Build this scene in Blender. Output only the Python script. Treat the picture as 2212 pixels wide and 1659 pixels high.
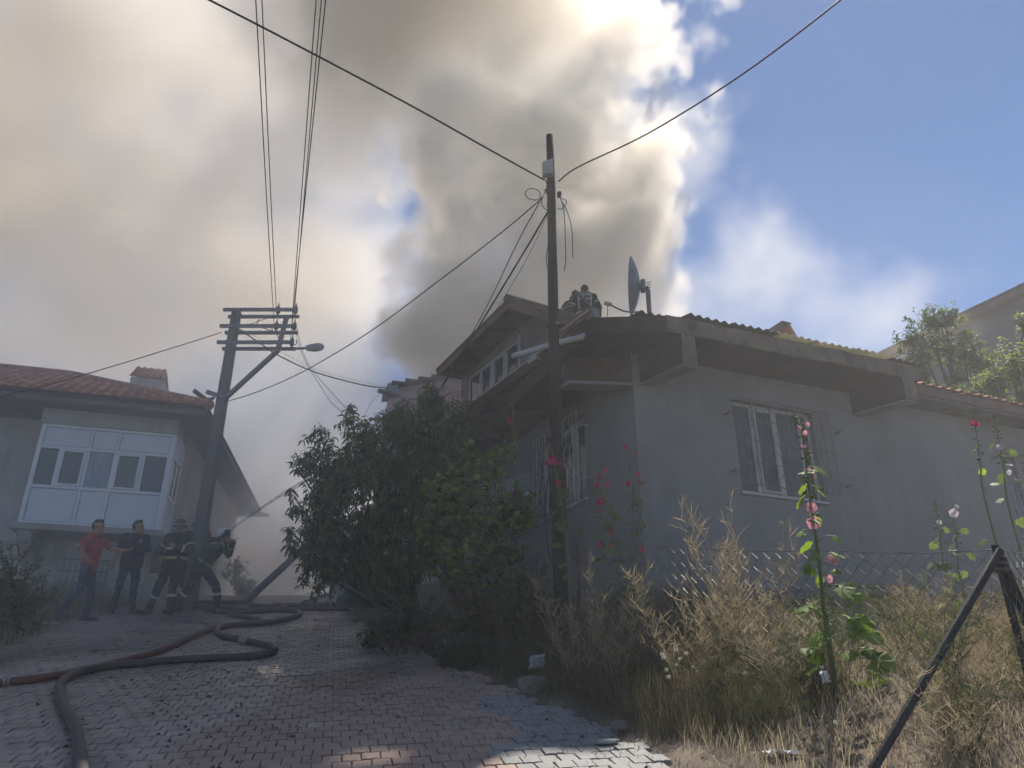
import bpy, bmesh, math, random, numpy as np
from mathutils import Vector, Matrix, Quaternion
sc = bpy.context.scene
for o in list(bpy.data.objects): bpy.data.objects.remove(o, do_unlink=True)
COL = sc.collection
R = math.radians
random.seed(7); RNG = np.random.default_rng(7)

# ------------------------------------------------------------------ camera, sky, sun, exposure
EYE = 1.55; PITCH = R(23.7); FPX = 1661.0; PCX, PCY = 1106.0, 829.5
cam = bpy.data.cameras.new('camera'); camo = bpy.data.objects.new('camera', cam); COL.objects.link(camo)
cam.sensor_width = 36.0; cam.lens = 36.0*FPX/2212.0; cam.clip_start = 0.05; cam.clip_end = 3000
camo.location = (0, 0, EYE); camo.rotation_euler = (R(90)+PITCH, 0, 0)
sc.camera = camo
SUN_EL, SUN_AZ = R(56), R(29)
world = bpy.data.worlds.new('World'); sc.world = world; world.use_nodes = True
wn = world.node_tree; sky = wn.nodes.new('ShaderNodeTexSky'); sky.sky_type = 'NISHITA'; sky.sun_disc = False
sky.sun_elevation = SUN_EL; sky.sun_rotation = SUN_AZ; sky.dust_density = 0.15; sky.air_density = 0.9; sky.ozone_density = 6.0; sky.altitude = 900
wbg = wn.nodes['Background']; wn.links.new(sky.outputs[0], wbg.inputs[0]); wbg.inputs[1].default_value = 0.068
sun = bpy.data.lights.new('sun', 'SUN'); suno = bpy.data.objects.new('sun', sun); COL.objects.link(suno)
sun.energy = 5.0; sun.angle = R(0.5); sun.color = (1.0, 0.93, 0.82)
sdir = Vector((math.sin(SUN_AZ)*math.cos(SUN_EL), math.cos(SUN_AZ)*math.cos(SUN_EL), math.sin(SUN_EL)))
suno.rotation_euler = sdir.to_track_quat('Z', 'Y').to_euler(); suno.location = (8, 40, 60)
vs = sc.view_settings
vs.view_transform = 'Standard'; vs.look = 'None'; vs.gamma = 1.0; vs.exposure = 0.8; vs.use_curve_mapping = False
cy = sc.cycles
cy.use_denoising = True; cy.max_bounces = 6; cy.diffuse_bounces = 2; cy.glossy_bounces = 2; cy.transmission_bounces = 3
cy.transparent_max_bounces = 8; cy.volume_bounces = 4; cy.volume_step_rate = 2.8; cy.volume_max_steps = 90
cy.sample_clamp_indirect = 8.0; cy.use_adaptive_sampling = True; cy.adaptive_threshold = 0.04; cy.adaptive_min_samples = 16

# ------------------------------------------------------------------ helpers: pixels of the photo -> rays -> places
def ray(px, py):
    r = (px-PCX)/FPX; u = -(py-PCY)/FPX; c, s = math.cos(PITCH), math.sin(PITCH)
    return np.array([r, c-s*u, s+c*u])
def at(px, py, Y):
    d = ray(px, py); return Vector(d/d[1]*Y + np.array([0, 0, EYE]))
class Frame:
    def __init__(s, ox, oy, deg):
        s.o = np.array([ox, oy]); a = R(deg); s.deg = deg
        s.U = np.array([math.cos(a), math.sin(a)]); s.V = np.array([-math.sin(a), math.cos(a)])
    def __call__(s, p):
        q = s.o + p[0]*s.U + p[1]*s.V; return (q[0], q[1], p[2])
    def loc(s, p):
        q = np.array([p[0], p[1]])-s.o; return (q@s.U, q@s.V, p[2])
    def _on(s, px, py, n, v):
        d = ray(px, py); t = (v+s.o@n)/(d[:2]@n); return s.loc(d*t+np.array([0, 0, EYE]))
    def ony(s, px, py, y): return s._on(px, py, s.V, y)
    def onx(s, px, py, x): return s._on(px, py, s.U, x)
    def onz(s, px, py, z):
        d = ray(px, py); return s.loc(d*((z-EYE)/d[2])+np.array([0, 0, EYE]))

# ------------------------------------------------------------------ terrain functions
def sstep(a, b, x): t = np.clip((x-a)/(b-a), 0, 1); return t*t*(3-2*t)
def road_z(y):
    y = np.asarray(y, float)
    return np.where(y < 17, .226*y, np.where(y < 21, 3.842+.195*(y-17), np.where(y < 32, 4.622+.09*(y-21), 5.612+.03*(y-32))))
XR = ([-20, 3, 5.62, 6.84, 9.42, 14.09, 18.94, 40], [1.9, 1.75, 1.20, .72, -.62, -2.75, -3.9, -6.0])
XL = ([-20, 5.6, 8.5, 10.84, 13.41, 17.71, 40], [-5.6, -5.9, -6.4, -6.85, -7.7, -8.2, -11])
def x_right(y): return np.interp(y, *XR)
def x_left(y): return np.interp(y, *XL)
def ground_z(x, y):
    x = np.asarray(x, float); y = np.asarray(y, float)
    z = road_z(y) + .52*sstep(.1, 2.8, x-x_right(y)) + .16*sstep(.1, 1.0, x_left(y)-x)
    off = np.maximum(sstep(.1, .8, x-x_right(y)), sstep(.1, .8, x_left(y)-x))
    return z + off*(.035*np.sin(2.3*x+1.1*y)+.03*np.sin(3.1*y-1.7*x))
def gz(x, y): return float(ground_z(x, y))
def on_ground(px, py):
    d = ray(px, py); lo, hi = 2.0, 60.0
    f = lambda Y: EYE+d[2]/d[1]*Y - gz(d[0]/d[1]*Y, Y)
    prev = 2.0
    for Y in np.arange(2.0, 40, .05):
        if f(Y) < 0: return Vector((d[0]/d[1]*Y, Y, gz(d[0]/d[1]*Y, Y)))
    return Vector((d[0]/d[1]*25, 25, gz(d[0]/d[1]*25, 25)))

# ------------------------------------------------------------------ materials
def _nodes(name):
    m = bpy.data.materials.new(name); m.use_nodes = True; t = m.node_tree
    return m, t, t.nodes['Principled BSDF'], t.nodes['Material Output']
def M(name, col, rough=.8, col2=None, scale=3.0, bump=.25, bscale=45, metal=0.0, rnd=0.0, spec=.3, lo=.35, hi=.7, detail=5, stretch=None, coat=0, streak=0.0):
    m, t, b, out = _nodes(name); N, L = t.nodes.new, t.links.new
    geo = N('ShaderNodeNewGeometry'); src = geo.outputs['Position']
    if stretch:
        mp = N('ShaderNodeMapping'); mp.inputs['Scale'].default_value = stretch; L(src, mp.inputs[0]); src = mp.outputs[0]
    n1 = N('ShaderNodeTexNoise'); n1.inputs['Scale'].default_value = scale; n1.inputs['Detail'].default_value = detail; n1.inputs['Roughness'].default_value = .65; L(src, n1.inputs['Vector'])
    rp = N('ShaderNodeValToRGB'); L(n1.outputs['Fac'], rp.inputs[0])
    c2 = col2 or tuple(c*.68 for c in col)
    rp.color_ramp.elements[0].position = lo; rp.color_ramp.elements[0].color = (*c2, 1)
    rp.color_ramp.elements[1].position = hi; rp.color_ramp.elements[1].color = (*col, 1)
    co = rp.outputs[0]
    if streak:                                             # rain streaks and patched plaster
        mp2 = N('ShaderNodeMapping'); mp2.inputs['Scale'].default_value = (2.6, 2.6, .22); L(geo.outputs['Position'], mp2.inputs[0])
        n4 = N('ShaderNodeTexNoise'); n4.inputs['Scale'].default_value = 1.6; n4.inputs['Detail'].default_value = 6; n4.inputs['Roughness'].default_value = .7; L(mp2.outputs[0], n4.inputs['Vector'])
        n5 = N('ShaderNodeTexNoise'); n5.inputs['Scale'].default_value = .7; n5.inputs['Detail'].default_value = 3; L(geo.outputs['Position'], n5.inputs['Vector'])
        r4 = N('ShaderNodeMapRange'); r4.inputs[1].default_value = .42; r4.inputs[2].default_value = .72; L(n4.outputs['Fac'], r4.inputs[0])
        r5 = N('ShaderNodeMapRange'); r5.inputs[1].default_value = .40; r5.inputs[2].default_value = .62; L(n5.outputs['Fac'], r5.inputs[0])
        mm = N('ShaderNodeMath'); mm.operation = 'MULTIPLY'; L(r4.outputs[0], mm.inputs[0]); L(r5.outputs[0], mm.inputs[1])
        m5 = N('ShaderNodeMath'); m5.operation = 'MULTIPLY'; m5.inputs[1].default_value = streak; L(mm.outputs[0], m5.inputs[0])
        mk = N('ShaderNodeMix'); mk.data_type = 'RGBA'; L(m5.outputs[0], mk.inputs[0]); L(co, mk.inputs[6]); mk.inputs[7].default_value = (.07, .065, .06, 1); co = mk.outputs[2]
    if rnd:
        oi = N('ShaderNodeObjectInfo'); mr = N('ShaderNodeMapRange'); mr.inputs[3].default_value = 1-rnd; mr.inputs[4].default_value = 1+rnd
        L(oi.outputs['Random'], mr.inputs[0]); hs = N('ShaderNodeHueSaturation'); L(mr.outputs[0], hs.inputs['Value']); L(co, hs.inputs['Color']); co = hs.outputs[0]
    L(co, b.inputs['Base Color'])
    b.inputs['Roughness'].default_value = rough; b.inputs['Metallic'].default_value = metal; b.inputs['Specular IOR Level'].default_value = spec
    b.inputs['Coat Weight'].default_value = coat
    if bump:
        n2 = N('ShaderNodeTexNoise'); n2.inputs['Scale'].default_value = bscale; n2.inputs['Detail'].default_value = 4; L(src, n2.inputs['Vector'])
        bp = N('ShaderNodeBump'); bp.inputs['Strength'].default_value = bump; bp.inputs['Distance'].default_value = .02; L(n2.outputs['Fac'], bp.inputs['Height']); L(bp.outputs[0], b.inputs['Normal'])
    return m
def LEAF(name, col, col2, trans=.4, scale=7.0, rough=.55, tint=(1.25, 1.2, .55)):
    m, t, b, out = _nodes(name); N, L = t.nodes.new, t.links.new
    geo = N('ShaderNodeNewGeometry'); n1 = N('ShaderNodeTexNoise'); n1.inputs['Scale'].default_value = scale; n1.inputs['Detail'].default_value = 3; L(geo.outputs['Position'], n1.inputs['Vector'])
    mx = N('ShaderNodeMix'); mx.data_type = 'RGBA'; L(n1.outputs['Fac'], mx.inputs[0]); mx.inputs[6].default_value = (*col2, 1); mx.inputs[7].default_value = (*col, 1)
    rp = N('ShaderNodeMapRange'); rp.inputs[1].default_value = .35; rp.inputs[2].default_value = .65; L(n1.outputs['Fac'], rp.inputs[0]); L(rp.outputs[0], mx.inputs[0])
    L(mx.outputs[2], b.inputs['Base Color']); b.inputs['Roughness'].default_value = rough; b.inputs['Specular IOR Level'].default_value = .15
    tr = N('ShaderNodeBsdfTranslucent'); mu = N('ShaderNodeMix'); mu.data_type = 'RGBA'; mu.blend_type = 'MULTIPLY'; mu.inputs[0].default_value = 1
    L(mx.outputs[2], mu.inputs[6]); mu.inputs[7].default_value = (*tint, 1); L(mu.outputs[2], tr.inputs[0])
    ms = N('ShaderNodeMixShader'); ms.inputs[0].default_value = trans; L(b.outputs[0], ms.inputs[1]); L(tr.outputs[0], ms.inputs[2]); L(ms.outputs[0], out.inputs[0])
    return m
def VOL(name, col, dens, g):
    m, t, b, out = _nodes(name); t.nodes.remove(b)
    p = t.nodes.new('ShaderNodeVolumePrincipled'); t.links.new(p.outputs[0], out.inputs['Volume'])
    p.inputs['Color'].default_value = (*col, 1); p.inputs['Density'].default_value = dens; p.inputs['Anisotropy'].default_value = g
    return m
def PAVE(name, col, col2, wet_from, wet_to):
    """concrete paver: colour by noise and by piece; glossy where hose water lies (patchy)"""
    m, t, b, out = _nodes(name); N, L = t.nodes.new, t.links.new
    geo = N('ShaderNodeNewGeometry'); P = geo.outputs['Position']
    n1 = N('ShaderNodeTexNoise'); n1.inputs['Scale'].default_value = 2.2; n1.inputs['Detail'].default_value = 6; n1.inputs['Roughness'].default_value = .7; L(P, n1.inputs['Vector'])
    wv = N('ShaderNodeTexWhiteNoise'); wv.noise_dimensions = '3D'
    sn = N('ShaderNodeVectorMath'); sn.operation = 'SNAP'; sn.inputs[1].default_value = (.17, .21, 9); L(P, sn.inputs[0]); L(sn.outputs[0], wv.inputs[0])
    mx = N('ShaderNodeMix'); mx.data_type = 'RGBA'; mx.inputs[6].default_value = (*col2, 1); mx.inputs[7].default_value = (*col, 1)
    rp = N('ShaderNodeMapRange'); rp.inputs[1].default_value = .35; rp.inputs[2].default_value = .68; L(n1.outputs['Fac'], rp.inputs[0]); L(rp.outputs[0], mx.inputs[0])
    n3 = N('ShaderNodeTexNoise'); n3.inputs['Scale'].default_value = 60; n3.inputs['Detail'].default_value = 3; L(P, n3.inputs['Vector'])
    hs = N('ShaderNodeHueSaturation'); mr = N('ShaderNodeMapRange'); mr.inputs[3].default_value = .72; mr.inputs[4].default_value = 1.28; L(n3.outputs['Fac'], mr.inputs[0]); L(mr.outputs[0], hs.inputs['Value']); L(mx.outputs[2], hs.inputs['Color'])
    # standing water: patchy, further up the street
    sx = N('ShaderNodeSeparateXYZ'); L(P, sx.inputs[0])
    mrx = N('ShaderNodeMapRange'); mrx.interpolation_type = 'SMOOTHSTEP'; mrx.inputs[1].default_value = wet_from; mrx.inputs[2].default_value = wet_to; L(sx.outputs[0], mrx.inputs[0])
    mry = N('ShaderNodeMapRange'); mry.interpolation_type = 'SMOOTHSTEP'; mry.inputs[1].default_value = 5.6; mry.inputs[2].default_value = 8.6; L(sx.outputs[1], mry.inputs[0])
    n2 = N('ShaderNodeTexNoise'); n2.inputs['Scale'].default_value = .9; n2.inputs['Detail'].default_value = 4; L(P, n2.inputs['Vector'])
    mrn = N('ShaderNodeMapRange'); mrn.inputs[1].default_value = .36; mrn.inputs[2].default_value = .56; L(n2.outputs['Fac'], mrn.inputs[0])
    a = N('ShaderNodeMath'); a.operation = 'MULTIPLY'; L(mrx.outputs[0], a.inputs[0]); L(mry.outputs[0], a.inputs[1])
    w = N('ShaderNodeMath'); w.operation = 'MULTIPLY'; L(a.outputs[0], w.inputs[0]); L(mrn.outputs[0], w.inputs[1])
    dk = N('ShaderNodeMix'); dk.data_type = 'RGBA'; dk.blend_type = 'MULTIPLY'; L(w.outputs[0], dk.inputs[0]); L(hs.outputs[0], dk.inputs[6]); dk.inputs[7].default_value = (.5, .5, .52, 1)
    L(dk.outputs[2], b.inputs['Base Color'])
    rr = N('ShaderNodeMapRange'); rr.inputs[3].default_value = .8; rr.inputs[4].default_value = .3; L(w.outputs[0], rr.inputs[0]); L(rr.outputs[0], b.inputs['Roughness'])
    b.inputs['Specular IOR Level'].default_value = .5
    bp = N('ShaderNodeBump'); bp.inputs['Strength'].default_value = .35; bp.inputs['Distance'].default_value = .01; L(n3.outputs['Fac'], bp.inputs['Height']); L(bp.outputs[0], b.inputs['Normal'])
    return m

MT = dict(
 soil=M('dry_soil', (.16, .125, .09), .95, (.08, .065, .05), 2.5, .6, 30),
 bed=M('joint_sand', (.13, .108, .09), .9, (.065, .055, .047), 6, .4, 60),
 wall=M('grey_render', (.195, .20, .212), .9, (.15, .154, .164), 1.1, .35, 90, lo=.25, hi=.6, streak=.32),
 wall2=M('darker_grey_render', (.175, .185, .205), .9, (.125, .13, .145), 1.0, .35, 90, streak=.6),
 greyrender=M('shade_darkened_cement_render', (.12, .13, .15), .9, (.085, .092, .108), .8, .3, 40),  # gable shade is put into this darker base colour
 cream=M('weathered_cream_render', (.50, .46, .38), .9, (.36, .33, .28), 1.3, .3, 70, streak=.6),
 leftwall=M('pale_grey_render', (.47, .465, .45), .9, (.37, .367, .358), .9, .3, 80, streak=.5),
 pink=M('pink_render', (.52, .36, .37), .9, (.42, .29, .30), 1.2, .3, 60),
 brownwall=M('bare_brown_render', (.25, .20, .175), .9, (.16, .13, .115), 2.2, .5, 40, streak=.5),
 plaster_s=M('plinth_render', (.36, .35, .34), .9, (.24, .235, .23), 2.2, .4, 50),
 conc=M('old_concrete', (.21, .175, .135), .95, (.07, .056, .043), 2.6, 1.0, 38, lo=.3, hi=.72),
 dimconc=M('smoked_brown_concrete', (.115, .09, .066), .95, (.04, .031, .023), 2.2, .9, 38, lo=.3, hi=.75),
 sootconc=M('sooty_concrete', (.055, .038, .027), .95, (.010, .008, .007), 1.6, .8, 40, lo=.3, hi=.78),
 pvc=M('greyer_white_pvc', (.40, .41, .43), .5, (.33, .34, .355), 2, .05, 30),  # greyer tone than the white pvc
 white=M('white_pvc', (.74, .76, .80), .45, (.66, .68, .72), 2, .05, 30),
 panelw=M('white_pvc_panel', (.66, .70, .78), .5, (.60, .64, .71), 2, .05, 30),
  glass=M('dark_window_glass', (.045, .05, .058), .08, (.018, .02, .024), 1.5, .04, 5, spec=.6),
 bayglass=M('glass_with_painted_reflection', (.085, .097, .11), .12, (.05, .058, .068), 2.5, .04, 5, spec=.6),  # base colour lightened to stand in for reflections on the bay panes
 curtain=M('blue_curtain', (.36, .47, .58), .9, (.14, .20, .28), 14, .2, 30, stretch=(1, 1, .12)),
 iron=M('painted_iron', (.17, .16, .155), .6, (.10, .085, .075), 12, .2, 60, metal=.2),
 iron_w=M('pale_painted_iron', (.55, .55, .56), .6, (.42, .41, .40), 12, .1, 60),
 blackiron=M('black_iron', (.022, .024, .028), .5, (.035, .03, .028), 14, .2, 60, metal=.3),
 brown=M('brown_painted_trim', (.17, .085, .065), .6, (.11, .06, .05), 6, .2, 40),
 trimpale=M('pale_pink_trim', (.42, .30, .28), .6, (.30, .21, .19), 6, .2, 40),
 soffit=M('sooty_soffit_boards', (.15, .135, .12), .9, (.075, .065, .06), 3, .4, 30),
 tile=M('clay_tile', (.60, .26, .15), .85, (.32, .14, .085), 7, .35, 60, rnd=.28),
 tiledark=M('weathered_clay_tile', (.17, .11, .09), .85, (.08, .055, .05), 6, .35, 60, rnd=.25),
 zinc=M('grey_corrugated_sheet', (.10, .095, .09), .6, (.05, .045, .04), 5, .2, 40, metal=.35),
 fiber=LEAF('yellow_fibreglass_sheet', (.62, .60, .48), (.5, .48, .38), .45, 3, .5, (1.1, 1.08, .9)),
 pipe=M('white_plastic_pipe', (.44, .455, .47), .4, (.36, .37, .38), 5, .05, 30),
 wood=M('tarred_pole_wood', (.045, .033, .026), .85, (.014, .011, .009), 5, .8, 30, stretch=(7, 7, .35)),
 polec=M('utility_pole_concrete', (.15, .145, .135), .9, (.10, .097, .09), 3, .4, 50),
 steel=M('grey_galvanised_steel', (.20, .205, .21), .5, (.12, .12, .125), 8, .2, 50, metal=.5),
 insul=M('brown_insulator', (.05, .03, .025), .25, (.03, .02, .018), 6, 0, 30),
 boxgrey=M('pale_grey_box_plastic', (.40, .40, .38), .55, (.33, .33, .31), 5, .1, 30),
 cable=M('black_cable', (.012, .012, .013), .6, (.02, .02, .02), 20, 0),
 cable_g=M('grey_cable', (.16, .16, .165), .6, (.11, .11, .11), 20, 0),
 dish=M('grey_dish_paint', (.14, .148, .16), .45, (.09, .092, .096), 4, .1, 40, metal=.1),
 hose_r=M('red_hose_canvas', (.17, .062, .055), .6, (.095, .045, .042), 9, .4, 120),
 hose_d=M('dark_wet_hose', (.075, .062, .062), .42, (.04, .036, .038), 7, .4, 120),
 brass=M('dull_alloy_coupling', (.42, .40, .36), .35, (.25, .24, .22), 10, .1, 60, metal=.8),
 bark=M('dark_bark', (.085, .065, .05), .9, (.04, .032, .026), 9, .8, 40, stretch=(3, 3, .8)),
 stone=M('rubble_stone', (.22, .20, .17), .95, (.11, .10, .09), 5, .9, 26),
 block=M('concrete_block', (.21, .21, .20), .95, (.12, .118, .115), 6, .7, 40),
 plank=M('grey_weathered_wood', (.22, .19, .155), .9, (.11, .095, .08), 4, .6, 40, stretch=(.6, 6, 6)),
 bag=M('white_plastic_scrap', (.80, .80, .78), .6, (.62, .62, .60), 9, .2, 30),
 cinder=M('black_cinders', (.02, .019, .018), .9, (.035, .03, .028), 20, .4, 60),
 tarp=M('grey_tarpaulin', (.36, .36, .35), .6, (.24, .24, .235), 6, .4, 20),
 peach=LEAF('peach_leaves', (.095, .145, .06), (.05, .085, .036), .4),
 peach2=LEAF('dusty_peach_leaves', (.155, .205, .10), (.085, .125, .06), .42),
 vine=LEAF('vine_leaves', (.25, .32, .09), (.14, .20, .06), .5),
 shrub=LEAF('dark_weed_leaves', (.05, .07, .035), (.028, .04, .02), .3),
 fruit=LEAF('fruit_tree_leaves', (.12, .175, .05), (.065, .105, .032), .48),
 rust=LEAF('rust_brown_leaves', (.16, .09, .035), (.10, .06, .03), .4),
 holly=LEAF('hollyhock_leaves', (.21, .31, .06), (.12, .20, .04), .6),
 hollystem=M('hollyhock_stem', (.13, .17, .06), .7, (.09, .11, .04), 9, .2, 40),
 bud=LEAF('hollyhock_buds', (.17, .21, .08), (.11, .15, .05), .25),
 petal_p=LEAF('pale_pink_petals', (.68, .36, .42), (.58, .28, .36), .45, 20, .6, (1.1, .95, .95)),
 petal_m=LEAF('magenta_petals', (.52, .035, .13), (.38, .02, .09), .4, 20, .6, (1.2, .7, .9)),
 petal_w=LEAF('faded_lilac_petals', (.52, .46, .54), (.42, .36, .44), .4, 20, .6, (1, 1, 1)),
 straw=LEAF('dry_straw', (.50, .43, .31), (.33, .28, .20), .42, 5, .8, (1.0, .97, .85)),
 straw2=LEAF('dry_yellow_stems', (.42, .35, .225), (.27, .22, .145), .45, 5, .8, (1.0, .95, .8)),
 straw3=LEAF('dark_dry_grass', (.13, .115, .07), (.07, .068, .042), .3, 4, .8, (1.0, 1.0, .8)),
 greeng=LEAF('green_grass', (.085, .115, .05), (.05, .07, .035), .4, 4, .8, (1.0, 1.1, .7)),
 clock=LEAF('seed_fluff', (.78, .77, .72), (.70, .69, .64), .5, 20, .9, (1, 1, 1)),
 skin=M('skin', (.42, .24, .17), .55, (.34, .19, .13), 8, .1, 60),
 hair=M('dark_hair', (.022, .017, .014), .6, (.012, .01, .009), 30, .3, 90),
 red=M('red_cotton', (.42, .035, .05), .85, (.32, .025, .035), 7, .35, 26),
 jeans=M('blue_denim', (.055, .075, .12), .85, (.032, .045, .075), 7, .35, 26),
 navy=M('navy_cotton', (.018, .021, .034), .85, (.011, .013, .022), 7, .35, 26),
 blacktr=M('black_cotton', (.016, .017, .02), .85, (.01, .011, .013), 7, .35, 26),
 turnout=M('black_turnout_cloth', (.022, .023, .026), .8, (.013, .013, .016), 7, .4, 26),
 dusty=M('dusty_grey_turnout_cloth', (.075, .08, .085), .85, (.045, .048, .052), 6, .4, 26),
 hivis=M('yellow_reflective_tape', (.36, .40, .15), .4, (.26, .29, .11), 10, 0),
 silver=M('silver_reflective_tape', (.55, .56, .55), .35, (.42, .43, .42), 10, 0),
 shoe=M('black_leather', (.015, .015, .016), .5, (.025, .022, .02), 10, .1, 40),
 helm_w=M('white_helmet_shell', (.72, .72, .69), .4, (.58, .58, .55), 8, .05, 40),
 helm_r=M('dark_red_helmet_shell', (.12, .035, .03), .35, (.07, .02, .02), 8, .05, 40),
 orange=M('faded_brick_cloth', (.20, .10, .075), .85, (.14, .07, .055), 8, .3, 30),
 print=M('white_print', (.62, .62, .60), .7, (.5, .5, .48), 20, 0),
 water=LEAF('water_spray', (.80, .82, .84), (.7, .72, .74), .6, 3, .6, (1, 1, 1)),
 pav_g=PAVE('paver_grey_brown', (.43, .345, .277), (.26, .212, .175), .4, -1.6),
 pav_r=PAVE('paver_red', (.38, .268, .212), (.23, .166, .136), .2, -2.0),
 pav_c=PAVE('paver_pale_concrete', (.25, .247, .243), (.17, .168, .166), -3, -6),
)

# ------------------------------------------------------------------ object helpers
ROOTM = {}
def link(o, parent=None):
    COL.objects.link(o)
    if parent is not None: o.parent = parent
    return o
def tag(o, label=None, cat=None, group=None, kind=None):
    if label: o['label'] = label
    if cat: o['category'] = cat
    if group: o['group'] = group
    if kind: o['kind'] = kind
    return o
def thing(name, label, cat, loc=(0, 0, 0), rz=0.0, group=None):
    o = bpy.data.objects.new(name, None); o.empty_display_size = .2; link(o)
    o.location = loc; o.rotation_euler = (0, 0, rz)
    ROOTM[o.name] = Matrix.Translation(Vector(loc)) @ Matrix.Rotation(rz, 4, 'Z')
    return tag(o, label, cat, group)
def root_inv(o):
    while o is not None and o.parent is not None: o = o.parent
    return ROOTM[o.name].inverted() if o is not None and o.name in ROOTM else Matrix.Identity(4)
def rawmesh(name, V, Fc, mat=None, smooth=False):
    me = bpy.data.meshes.new(name); me.from_pydata([tuple(v) for v in V], [], Fc)
    if mat is not None: me.materials.append(mat)
    if smooth: me.polygons.foreach_set('use_smooth', [True]*len(me.polygons))
    me.update(); return me
def arrmesh(name, V, Fc, mat, smooth=False):
    """big meshes from numpy arrays; Fc (M,k) with one k"""
    me = bpy.data.meshes.new(name); V = np.asarray(V, np.float32); Fc = np.asarray(Fc, np.int32); k = Fc.shape[1]
    me.vertices.add(len(V)); me.vertices.foreach_set('co', V.ravel())
    me.loops.add(Fc.size); me.loops.foreach_set('vertex_index', Fc.ravel())
    me.polygons.add(len(Fc)); me.polygons.foreach_set('loop_start', np.arange(0, Fc.size, k, dtype=np.int32))
    if smooth: me.polygons.foreach_set('use_smooth', np.ones(len(Fc), bool))
    me.materials.append(mat); me.update(calc_edges=True); me.validate(); return me
class MB:
    def __init__(s, T=None): s.v = []; s.f = []; s.T = T
    def add(s, vs_, fs):
        b = len(s.v); s.v += [Vector(s.T(p)) if s.T else Vector(p) for p in vs_]; s.f += [tuple(i+b for i in q) for q in fs]
    BF = [(0, 3, 2, 1), (4, 5, 6, 7), (0, 1, 5, 4), (1, 2, 6, 5), (2, 3, 7, 6), (3, 0, 4, 7)]
    def box(s, x0, x1, y0, y1, z0, z1):
        s.add([(x0, y0, z0), (x1, y0, z0), (x1, y1, z0), (x0, y1, z0), (x0, y0, z1), (x1, y0, z1), (x1, y1, z1), (x0, y1, z1)], s.BF)
    def hexa(s, pts): s.add(pts, s.BF)                      # 4 bottom + 4 top points
    def prism(s, poly, vec):
        n = len(poly); v = Vector(vec); A = [Vector(p) for p in poly]
        s.add(A+[p+v for p in A], [tuple(range(n))[::-1], tuple(range(n, 2*n))]+[(i, (i+1) % n, n+(i+1) % n, n+i) for i in range(n)])
    def bar(s, p0, p1, w, h, up=(0, 0, 1)):
        p0, p1 = Vector(p0), Vector(p1); d = (p1-p0).normalized(); u = Vector(up)
        if abs(d.dot(u)) > .98: u = Vector((0, 1, 0))
        r = d.cross(u).normalized(); u = r.cross(d)
        q = [(-w/2, -h/2), (w/2, -h/2), (w/2, h/2), (-w/2, h/2)]
        A = [p0+r*a+u*b for a, b in q]; B = [p1+r*a+u*b for a, b in q]
        s.add(A+B, [(0, 1, 2, 3), (7, 6, 5, 4)]+[(i, i+4, (i+1) % 4+4, (i+1) % 4) for i in range(4)])
    def tube(s, pts, r, n=6, cap=True):
        P = [Vector(p) for p in pts]; m = len(P); rr = r if isinstance(r, (list, tuple)) else [r]*m
        t0 = (P[1]-P[0]).normalized(); ref = Vector((0, 0, 1)) if abs(t0.z) < .9 else Vector((1, 0, 0))
        a = t0.cross(ref).normalized(); V = []
        for i in range(m):
            t = (P[min(i+1, m-1)]-P[max(i-1, 0)]).normalized()
            a = (a-t*a.dot(t)); a = a.normalized() if a.length > 1e-6 else t.orthogonal().normalized()
            b = t.cross(a)
            for k in range(n):
                an = 2*math.pi*k/n; V.append(P[i]+(a*math.cos(an)+b*math.sin(an))*rr[i])
        Fs = [(i*n+k, i*n+(k+1) % n, (i+1)*n+(k+1) % n, (i+1)*n+k) for i in range(m-1) for k in range(n)]
        if cap: Fs += [tuple(range(n))[::-1], tuple((m-1)*n+k for k in range(n))]
        s.add(V, Fs)
    def lathe(s, prof, c, axis=(0, 0, 1), n=16):
        ax = Vector(axis).normalized(); a = ax.orthogonal().normalized(); b = ax.cross(a); c = Vector(c); V = []
        for (r, h) in prof:
            for k in range(n):
                an = 2*math.pi*k/n; V.append(c+ax*h+(a*math.cos(an)+b*math.sin(an))*r)
        m = len(prof)
        s.add(V, [(i*n+k, i*n+(k+1) % n, (i+1)*n+(k+1) % n, (i+1)*n+k) for i in range(m-1) for k in range(n)]+[tuple(range(n))[::-1], tuple((m-1)*n+k for k in range(n))])
    def ball(s, c, r, n=8, sc3=(1, 1, 1)):
        c = Vector(c); V = [c+Vector((0, 0, r*sc3[2]))]; m = n//2
        for i in range(1, m):
            th = math.pi*i/m
            for k in range(n):
                ph = 2*math.pi*k/n; V.append(c+Vector((r*sc3[0]*math.sin(th)*math.cos(ph), r*sc3[1]*math.sin(th)*math.sin(ph), r*sc3[2]*math.cos(th))))
        V.append(c-Vector((0, 0, r*sc3[2]))); L = len(V)-1
        Fs = [(0, 1+k, 1+(k+1) % n) for k in range(n)]
        for i in range(m-2):
            for k in range(n): Fs.append((1+i*n+k, 1+(i+1)*n+k, 1+(i+1)*n+(k+1) % n, 1+i*n+(k+1) % n))
        Fs += [(L, 1+(m-2)*n+(k+1) % n, 1+(m-2)*n+k) for k in range(n)]
        s.add(V, Fs)
    def build(s, name, mat, parent=None, smooth=False, bevel=0.0):
        inv = root_inv(parent) if parent is not None else None
        V = [inv @ p for p in s.v] if inv else s.v
        me = rawmesh(name, V, s.f, mat, smooth)
        o = link(bpy.data.objects.new(name, me), parent)
        if bevel:
            bm = bmesh.new(); bm.from_mesh(me)
            bmesh.ops.bevel(bm, geom=[e for e in bm.edges], offset=bevel, segments=1, affect='EDGES', clamp_overlap=True)
            bm.to_mesh(me); bm.free()
        return o
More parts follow.
